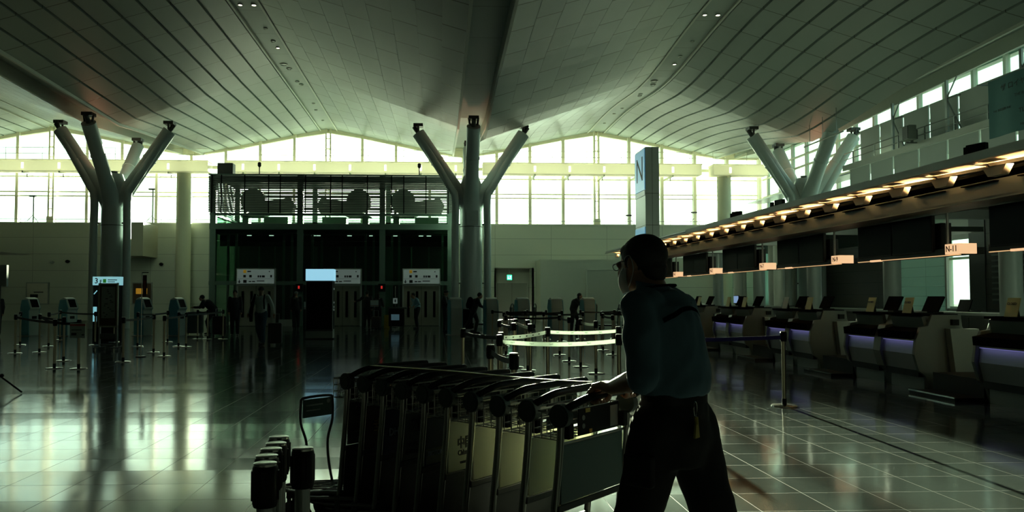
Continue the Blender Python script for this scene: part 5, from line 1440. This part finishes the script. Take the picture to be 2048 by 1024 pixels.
def suitcase(x, y, rz, h, w, lab, col=(0.010, 0.011, 0.012), grp=None):
    t = thing('suitcase', lab, 'suitcase', (x, y, 0), rz, grp)
    cm = mat('suitcase shell', col, 0.5, var=0.2)
    MB().box(-w / 2, w / 2, -0.13, 0.13, 0.06, h).build('shell', cm, t, bevel=0.03)
    mb = MB()
    for k in (-0.3, -0.1, 0.1, 0.3): mb.box(w * k - .008, w * k + .008, -0.137, -0.128, 0.12, h - .06)
    mb.build('ribs', cm, t)
    for sx in (-1, 1):
        for sy in (-.08, .08):
            MB().cyl((sx * w * .4 - .012, sy, .03), (sx * w * .4 + .012, sy, .03), .03, n=10).build('wheel', M['rubber'], t)
    mb = MB(); mb.tube([(-.1, .1, h - .02), (-.1, .1, h + .26), (.1, .1, h + .26), (.1, .1, h - .02)], .012, 6); mb.build('pull_handle', M['grey_steel'], t)
suitcase(-4.80, 22.35, 0.1, 0.66, 0.40, 'black suitcase pulled by the man in the white shirt')
suitcase(-7.95, 27.6, 0.4, 0.72, 0.46, 'dark suitcase beside the person in the long coat', (0.02, 0.012, 0.012))
suitcase(-9.15, 28.6, 0.0, 0.86, 0.62, 'pale grey case standing before the bending man', (0.10, 0.12, 0.115))
pc = person('person with a pale cap in dark clothes facing the lifts, left of the totem', (-6.2, 33.0, 0), 0.1, None, hair='cap', scale=0.98)
for ch in pc.children:
    if ch.name.startswith('cap'): ch.data.materials[0] = mat('pale cap', (0.3, 0.31, 0.28), 0.7)
person('man in dark clothes stretching one arm towards the middle lift', (-3.2, 33.8, 0), -0.1, dict(elL=(-.34, .12, 1.28), wrL=(-.54, .2, 1.20), fL=(-.64, .22, 1.2)))
person('shorter person in dark clothes beside the man with the stretched arm', (-2.72, 34.0, 0), -0.3, dict(elR=(.22, .1, 1.12), wrR=(.16, .3, 1.05), fR=(.15, .38, 1.03)), scale=0.93, hair='long')
suitcase(-2.75, 33.2, 0.0, 0.55, 0.4, 'brown bag case at the feet of the couple by the lifts', (0.06, 0.045, 0.035))
att = dict(bend); att.update(chest=(0, .04, 1.22), neck=(0, .12, 1.36), head=(0, .18, 1.47), shL=(-.18, .1, 1.32), shR=(.18, .1, 1.32), pelvis=(0, -.05, .96), hipL=(-.09, -.04, .9), hipR=(.09, -.04, .9), elL=(-.26, -.02, 1.1), wrL=(-.18, .16, 1.0), fL=(-.15, .24, .97), elR=(.26, -.02, 1.1), wrR=(.18, .16, 1.0), fR=(.15, .24, .97),
                            kneeL=(-.1, .04, .5), ankL=(-.1, .0, .09), toeL=(-.1, .15, .03), kneeR=(.1, -.02, .5), ankR=(.1, -.08, .09), toeR=(.1, .07, .03))
person('attendant in a pale blue shirt and dark trousers stooping before the right lift', (-0.98, 33.4, 0), PI / 2 + 0.5, att, top=(0.26, 0.46, 0.54), scale=1.0)
person('man in black with a cap standing left of the central column', (0.28, 30.2, 0), -PI / 2 - 0.3, dict(elR=(.2, .12, 1.12), wrR=(.1, .3, 1.1), fR=(.06, .38, 1.1)), hair='cap')
bp = person('man in black with a backpack leaning towards a kiosk by the central column', (1.38, 28.5, 0), -PI / 2, dict(bend, chest=(0, .02, 1.2), neck=(0, .12, 1.36), head=(0, .2, 1.46), shL=(-.18, .1, 1.32), shR=(.18, .1, 1.32), pelvis=(0, -.06, .95), hipL=(-.09, -.05, .9), hipR=(.09, -.05, .9), elL=(-.2, .2, 1.08), wrL=(-.15, .36, 1.0), fL=(-.14, .45, .98), elR=(.2, .2, 1.08), wrR=(.15, .36, 1.0), fR=(.14, .45, .98)))
mb = MB(); mb.ell((0, -.17, 1.18), (.17, .14, .24)); mb.ell((0, -.28, 1.1), (.12, .06, .13)); mb.build('backpack', M['matte_black'], bp, smooth=True)
t = thing('luggage_trolley', 'trolley piled with dark bags left of the man with the backpack', 'trolley', (1.02, 29.1, 0))
MB().box(-.38, .38, -.25, .25, .14, .18).build('platform', M['grey_steel'], t); MB().tube([(.36, -.2, .16), (.42, -.2, .98), (.42, .2, .98), (.36, .2, .16)], .015, 6).build('handle', M['grey_steel'], t)
MB().box(-.36, .30, -.22, .22, .18, .60).build('lower_bag', M['matte_black'], t, bevel=.05); MB().box(-.33, .25, -.2, .2, .60, .94).build('upper_bag', M['matte_black'], t, bevel=.06)
for sx in (-.3, .3):
    for sy in (-.2, .2): MB().cyl((sx, sy - .015, .07), (sx, sy + .015, .07), .07, n=12).build('wheel', M['rubber'], t)
person('woman with dark hair leaning behind the rightmost kiosk', (5.3, 29.0, 0), -PI / 2 - 0.4, dict(bend, kneeR=(.1, -.08, .5), ankR=(.1, -.12, .09), toeR=(.1, .03, .03), chest=(0, .02, 1.2), neck=(0, .12, 1.36), head=(0, .2, 1.46), shL=(-.18, .1, 1.32), shR=(.18, .1, 1.32), pelvis=(0, -.06, .95), hipL=(-.09, -.05, .9), hipR=(.09, -.05, .9)), hair='long', scale=0.99)
# dark parked trolleys before the back wall on the right
t0 = None
for k in range(6):
    x0, y0 = (2.2 + 1.0 * k, 33.0) if k < 3 else (6.6 + 1.0 * (k - 3), 31.5)
    t = thing('parked_trolley', 'dark parked luggage trolley before the ' + ('exit alcove' if k < 3 else 'service block'), 'luggage cart', (x0, y0, 0), 1.2, 'parked trolleys at the back') if t0 is None else dup(t0, (x0, y0, 0), 1.2, 'dark parked luggage trolley before the ' + ('exit alcove' if k < 3 else 'service block'))
    if t0 is None:
        t0 = t
        MB().tube(bez([(-.25, 0, .1), (-.25, -.05, 1.0), (.25, -.05, 1.0), (.25, 0, .1)], 4), .02, 8).build('handle', M['black'], t)
        MB().box(-.25, .25, 0, .8, .18, .24).build('platform', M['black'], t); MB().box(-.24, .24, -.02, .0, .55, .95).build('board', M['black'], t)
        for sx in (-.2, .2):
            for sy in (.05, .7): MB().cyl((sx - .015, sy, .09), (sx + .015, sy, .09), .09, n=12).build('wheel', M['rubber'], t)
# ================================================================== the man pushing the carts
MAN_O = V(0.920, 2.914, 0)
MAN_RZ = R(46)
HEAD_YAW = R(-7)
CLOTH = mat('work shirt', (0.10, 0.175, 0.235), 0.85, var=0.10, scale=14)
TROU = mat('black work trousers', (0.0055, 0.0055, 0.006), 0.9, var=0.2)
SKIN2 = mat('warm skin', (0.36, 0.20, 0.12), 0.5, var=0.10, scale=14, bump=0.05)
# joints: x to his right, y ahead, z up
shL, elL, wrL = V(-.178, .055, 1.405), V(-.225, .005, 1.15), V(-.125, .205, 1.085)
shR, elR, wrR = V(.185, .055, 1.405), V(.225, .02, 1.15), V(.185, .200, 1.085)
HLc, HRc = V(-.092, .28, 1.047), V(.155, .28, 1.047)         # hand centres on the bar
hipL, knL, anL, toL = V(-.095, .01, .93), V(-.082, .145, .51), V(-.085, .29, .115), V(-.085, .45, .075)
hipR, knR, anR, toR = V(.095, -.01, .93), V(.10, -.145, .50), V(.095, -.45, .19), V(.10, -.33, .04)
hc = V(0, .135, 1.580)
RY = Matrix.Rotation(HEAD_YAW, 3, 'Z') @ Matrix.Rotation(R(-10), 3, 'X')
def H(x, y, z): return hc + RY @ V(x, y, z)
mb = MB()
torso(mb, [(.90, 0, 0, .15, .11), (1.02, 0, 0, .145, .105), (1.15, 0, .015, .150, .11), (1.30, 0, .035, .165, .115), (1.39, 0, .05, .17, .105), (1.44, 0, .06, .12, .08), (1.47, 0, .07, .075, .065)])
limb(mb, [V(0, .065, 1.42), V(0, .09, 1.48), V(0, .115, 1.54)], [.068, .060, .058])
# head: skull, face, jaw, brow, nose, lips, ears
mb.ell(H(0, -.012, .022), (.076, .096, .088), 20, 14, RY)
mb.ell(H(0, .038, -.030), (.060, .062, .072), 16, 12, RY)
mb.ell(H(0, .052, -.082), (.040, .042, .034), 14, 10, RY)
mb.ell(H(0, .020, -.075), (.055, .058, .040), 14, 10, RY)
mb.ell(H(0, .090, .018), (.050, .014, .012), 12, 8, RY)
mb.ell(H(0, .108, -.022), (.014, .018, .022), 10, 8, RY); mb.ell(H(0, .100, .002), (.010, .012, .022), 10, 8, RY)
mb.ell(H(0, .094, -.058), (.024, .010, .008), 10, 6, RY)
for s in (-1, 1):
    mb.ell(H(s * .078, -.004, -.008), (.012, .020, .032), 10, 8, RY)
    mb.ell(H(s * .030, .082, .004), (.016, .014, .011), 10, 6, RY)
for sh, el, wr in ((shL, elL, wrL), (shR, elR, wrR)):
    limb(mb, [sh, el, el.lerp(wr, .4), wr], [.052, .044, .043, .028])
for h, k, a, tt in ((hipL, knL, anL, toL), (hipR, knR, anR, toR)):
    limb(mb, [h, k, k.lerp(a, .35), a], [.088, .06, .058, .042])
    limb(mb, [a, (a + tt) / 2 + V(0, 0, -.01), tt], [.040, .038, .028])
# hands closed round the bar: palm over the top, four fingers hooked under, thumb from the side
BARR = 0.0165
fing = MB()
for C, W, s in ((HLc, wrL, -1), (HRc, wrR, 1)):
    back = (C - W)
    # palm: flat block from wrist to the knuckles on top of the bar
    top = C + V(0, 0.004, .030)
    for q in (-.030, -.010, .010, .030):
        mb.tube([W + V(q * .6, 0, .0), W.lerp(top, .55) + V(q * .9, 0, .012), top + V(q, .012, .006)], [.021, .0185, .0135], 8)
    for q, ln in ((-.033, .92), (-.011, 1.05), (.011, 1.0), (.033, .82)):
        cx = C + V(q, 0, 0)
        P = [top + V(q, .010, .004)]
        for ang in (62, 20, -25, -75, -120):
            rr = (BARR + .0115)
            P.append(cx + V(0, math.cos(R(ang)) * rr * (1.15 if ang > -60 else 1.0), math.sin(R(ang)) * rr))
        n = max(4, int(round(6 * ln)))
        P = P[:n] if ln < 0.9 else P
        fing.tube(bez(P, 3), [.0098 - .0022 * i / (len(P) * 3 - 3) for i in range(len(bez(P, 3)))], 8)
        fing.ell(P[-1], (.0078, .0078, .0078), 8, 6)
    # thumb on the inner side, closing under the bar towards the fingers
    th0 = W.lerp(C, .45) + V(-s * .034, 0, .004)
    P = bez([th0, C + V(-s * .048, -.020, .006), C + V(-s * .045, -.010, -.022), C + V(-s * .030, .010, -.027)], 4)
    fing.tube(P, [.0135 - .004 * i / (len(P) - 1) for i in range(len(P))], 8)
    mb.tube([W + V(-s * .012, .0, 0), th0], [.018, .014], 8)
man = fuse(mb, 'person', SKIN2, None, 0.0075, 3, extra=fing)
man.location = MAN_O; man.rotation_euler = (0, 0, MAN_RZ)
tag(man, 'man in a blue work shirt and face mask walking and pushing luggage carts', 'person')

# shirt: loose body bunched over the belt, sleeves to the elbow
mb = MB()
torso(mb, [(1.062, 0, 0.0, .150, .118), (1.078, 0, 0.0, .170, .134), (1.115, 0, .003, .178, .142), (1.18, 0, .012, .178, .140), (1.27, 0, .030, .186, .140), (1.36, 0, .048, .198, .130), (1.41, 0, .056, .190, .112), (1.445, 0, .066, .130, .088), (1.475, 0, .075, .080, .074)], 26)
for sh, el, wr, k in ((shL, elL, wrL, .10), (shR, elR, wrR, .35)):
    limb(mb, [V(sh.x * .55, sh.y, 1.42), sh, sh.lerp(el, .5), el, el.lerp(wr, k)], [.072, .068, .066, .063, .056], 14)
fuse(mb, 'shirt', CLOTH, man, 0.010, 3, 0.011, 9)
mb = MB()
rg = []
for k in range(20):
    a = 2 * PI * k / 20
    cx, cy = math.sin(a), -math.cos(a)
    zf = 0.012 * (-cy)
    r0, r1 = .078, .069
    z0 = 1.462 - zf
    rg.append([V(cx * r0, .075 + cy * r0 * .95, z0), V(cx * r1, .092 + cy * r1 * .95, z0 + .042), V(cx * (r1 - .006), .092 + cy * (r1 - .006) * .95, z0 + .042), V(cx * (r0 - .006), .075 + cy * (r0 - .006) * .95, z0)])
rg.append(rg[0])
mb.rings(rg, cap0=False, cap1=False); mb.build('collar', CLOTH, man, smooth=True)
# dark yoke stripe across the back, kept on the shirt surface by casting from inside
shirt = [c for c in man.children if c.name.startswith('shirt')][0]
from mathutils.bvhtree import BVHTree
_bm = bmesh.new(); _bm.from_mesh(shirt.data); shirt_bvh = BVHTree.FromBMesh(_bm)
def on_shirt(x, z, off=0.002):
    hit = shirt_bvh.ray_cast(V(x, -0.6, z), V(0, 1, 0))
    return hit[0] + V(0, -off, 0) if hit[0] else V(x, -.1, z)
rg = []
for i in range(25):
    u = i / 24
    x = -.150 + .315 * u
    z = 1.335 + 0.060 * math.sin(PI * min(1, max(0, (u * 0.8 + 0.08)))) 
    p = on_shirt(x, z); q = on_shirt(x, z + .016)
    rg.append([p, q, q + V(0, .006, 0), p + V(0, .006, 0)])
mb = MB(); mb.rings(rg); mb.build('yoke_stripe', M['matte_black'], man)
for k, (x, z) in enumerate(((.085, 1.420),)):
    p = on_shirt(x, z, 0.003)
    lettering('TIAT', .020, mat('pale shirt print', (0.16, 0.27, 0.30), 0.7), man, p, (PI / 2 - .35, 0, .1), name='shirt_print')
# lanyard round the neck
mb = MB(); mb.tube([V(.083 * math.sin(a), .075 - .078 * math.cos(a), 1.482 - .012 * -math.cos(a) - (.05 * max(0, -math.cos(a)) ** 2)) for a in [2 * PI * k / 24 for k in range(24)]], .005, 6, loop=True)
mb.build('lanyard', M['matte_black'], man)
# trousers
mb = MB()
torso(mb, [(.80, 0, 0, .155, .118), (.90, 0, -.006, .172, .130), (.98, 0, -.002, .165, .126), (1.085, 0, 0, .152, .116)], 24)
for h, k, a in ((hipL, knL, anL), (hipR, knR, anR)):
    limb(mb, [h + V(0, 0, .03), h.lerp(k, .35), k, k.lerp(a, .5), a + V(0, 0, .0)], [.110, .102, .086, .080, .074], 16)
fuse(mb, 'trousers', TROU, man, 0.012, 4, 0.007, 9)
mb = MB(); mb.rings([[V(.156 * math.cos(2 * PI * k / 28), .120 * math.sin(2 * PI * k / 28), z) for k in range(28)] for z in (1.04, 1.078)]); mb.build('belt', M['black'], man, smooth=True)
MB().box(.155, .195, -.06, .05, .90, .985).build('hip_pouch', M['matte_black'], man, bevel=.012)
MB().box(-.225, -.185, -.02, .10, .74, .86).build('cargo_pocket', TROU, man, bevel=.012)
# shoes
for a, tt, nm in ((anL, toL, 0), (anR, toR, 1)):
    mb = MB(); d = (tt - a).normalized(); hl = a - V(d.x, d.y, 0) * .045 + V(0, 0, -.06)
    limb(mb, [hl, hl.lerp(tt, .5) + V(0, 0, .0), tt], [.046, .050, .040], 12)
    mb.build('shoe', SHOE, man, smooth=True)
# short black hair over the skull
mb = MB()
mb.ell(H(0, -.020, .030), (.0825, .098, .0885), 22, 16, RY); mb.ell(H(0, -.058, -.030), (.062, .046, .062), 16, 10, RY)
mb.ell(H(0, .034, .060), (.062, .046, .036), 14, 8, RY)
for s in (-1, 1):
    mb.ell(H(s * .066, .012, .012), (.014, .022, .036), 10, 8, RY)
fuse(mb, 'hair', HAIR, man, 0.007, 2, 0.0015, 90)
# face mask with loops round the ears
mk = mat('face mask', (0.52, 0.56, 0.54), 0.8, var=0.04)
mb = MB()
rg = []
for i in range(13):
    a = R(-78 + 13 * i)
    row = []
    for j in range(7):
        v = j / 6
        z = -.108 + .098 * v
        bul = math.sin(PI * (0.15 + 0.75 * v))
        rr = .066 + .030 * bul * math.cos(a) ** 2
        row.append(H(math.sin(a) * (.060 + .006 * bul), .018 + math.cos(a) * (.070 + .030 * bul), z))
    rg.append(row + [p + RY @ V(-math.sin(a) * .002, -math.cos(a) * .002, 0) for p in reversed(row)])
mb.rings(rg); mb.build('mask', mk, man, smooth=True)
for s in (-1, 1):
    mb = MB()
    mb.tube(bez([H(s * .064, .040, -.018), H(s * .080, .022, .022), H(s * .088, -.008, .030), H(s * .092, -.022, .004), H(s * .086, -.016, -.034), H(s * .072, .014, -.070), H(s * .060, .040, -.094)], 5), .0018, 6)
    mb.build('ear_loop', mk, man, smooth=True)
# glasses temple seen at the brow
mb = MB()
for s in (-1, 1):
    mb.tube([H(s * .080, -.004, .012), H(s * .078, .05, .016), H(s * .056, .100, .012)], .002, 6)
    mb.tube([H(s * 0.034 + .020 * math.cos(2 * PI * k / 14), 0.104, .006 + .014 * math.sin(2 * PI * k / 14)) for k in range(14)], .0018, 5, loop=True)
mb.tube([H(-.014, .106, .010), H(.014, .106, .010)], .0018, 5)
mb.build('glasses', M['black'], man)
# carabiner with a yellow tag on the back of his belt
mb = MB(); mb.tube([V(-.085 + .013 * math.cos(2 * PI * k / 18), -.128, 1.030 + .028 * math.sin(2 * PI * k / 18)) for k in range(18)], .0022, 6, loop=True)
mb.build('carabiner', M['chrome'], man, smooth=True)
mb = MB(); mb.cyl(V(-.085, -.130, 1.002), V(-.085, -.132, .975), .008, n=10); mb.prism([(-.010, .975), (.010, .975), (.019, .925), (-.019, .925)], lambda u, v, w: V(-.085 + u, w, v), -.136, -.128)
mb.build('yellow_tag', mat('yellow tag', (0.36, 0.27, 0.04), 0.6), man)
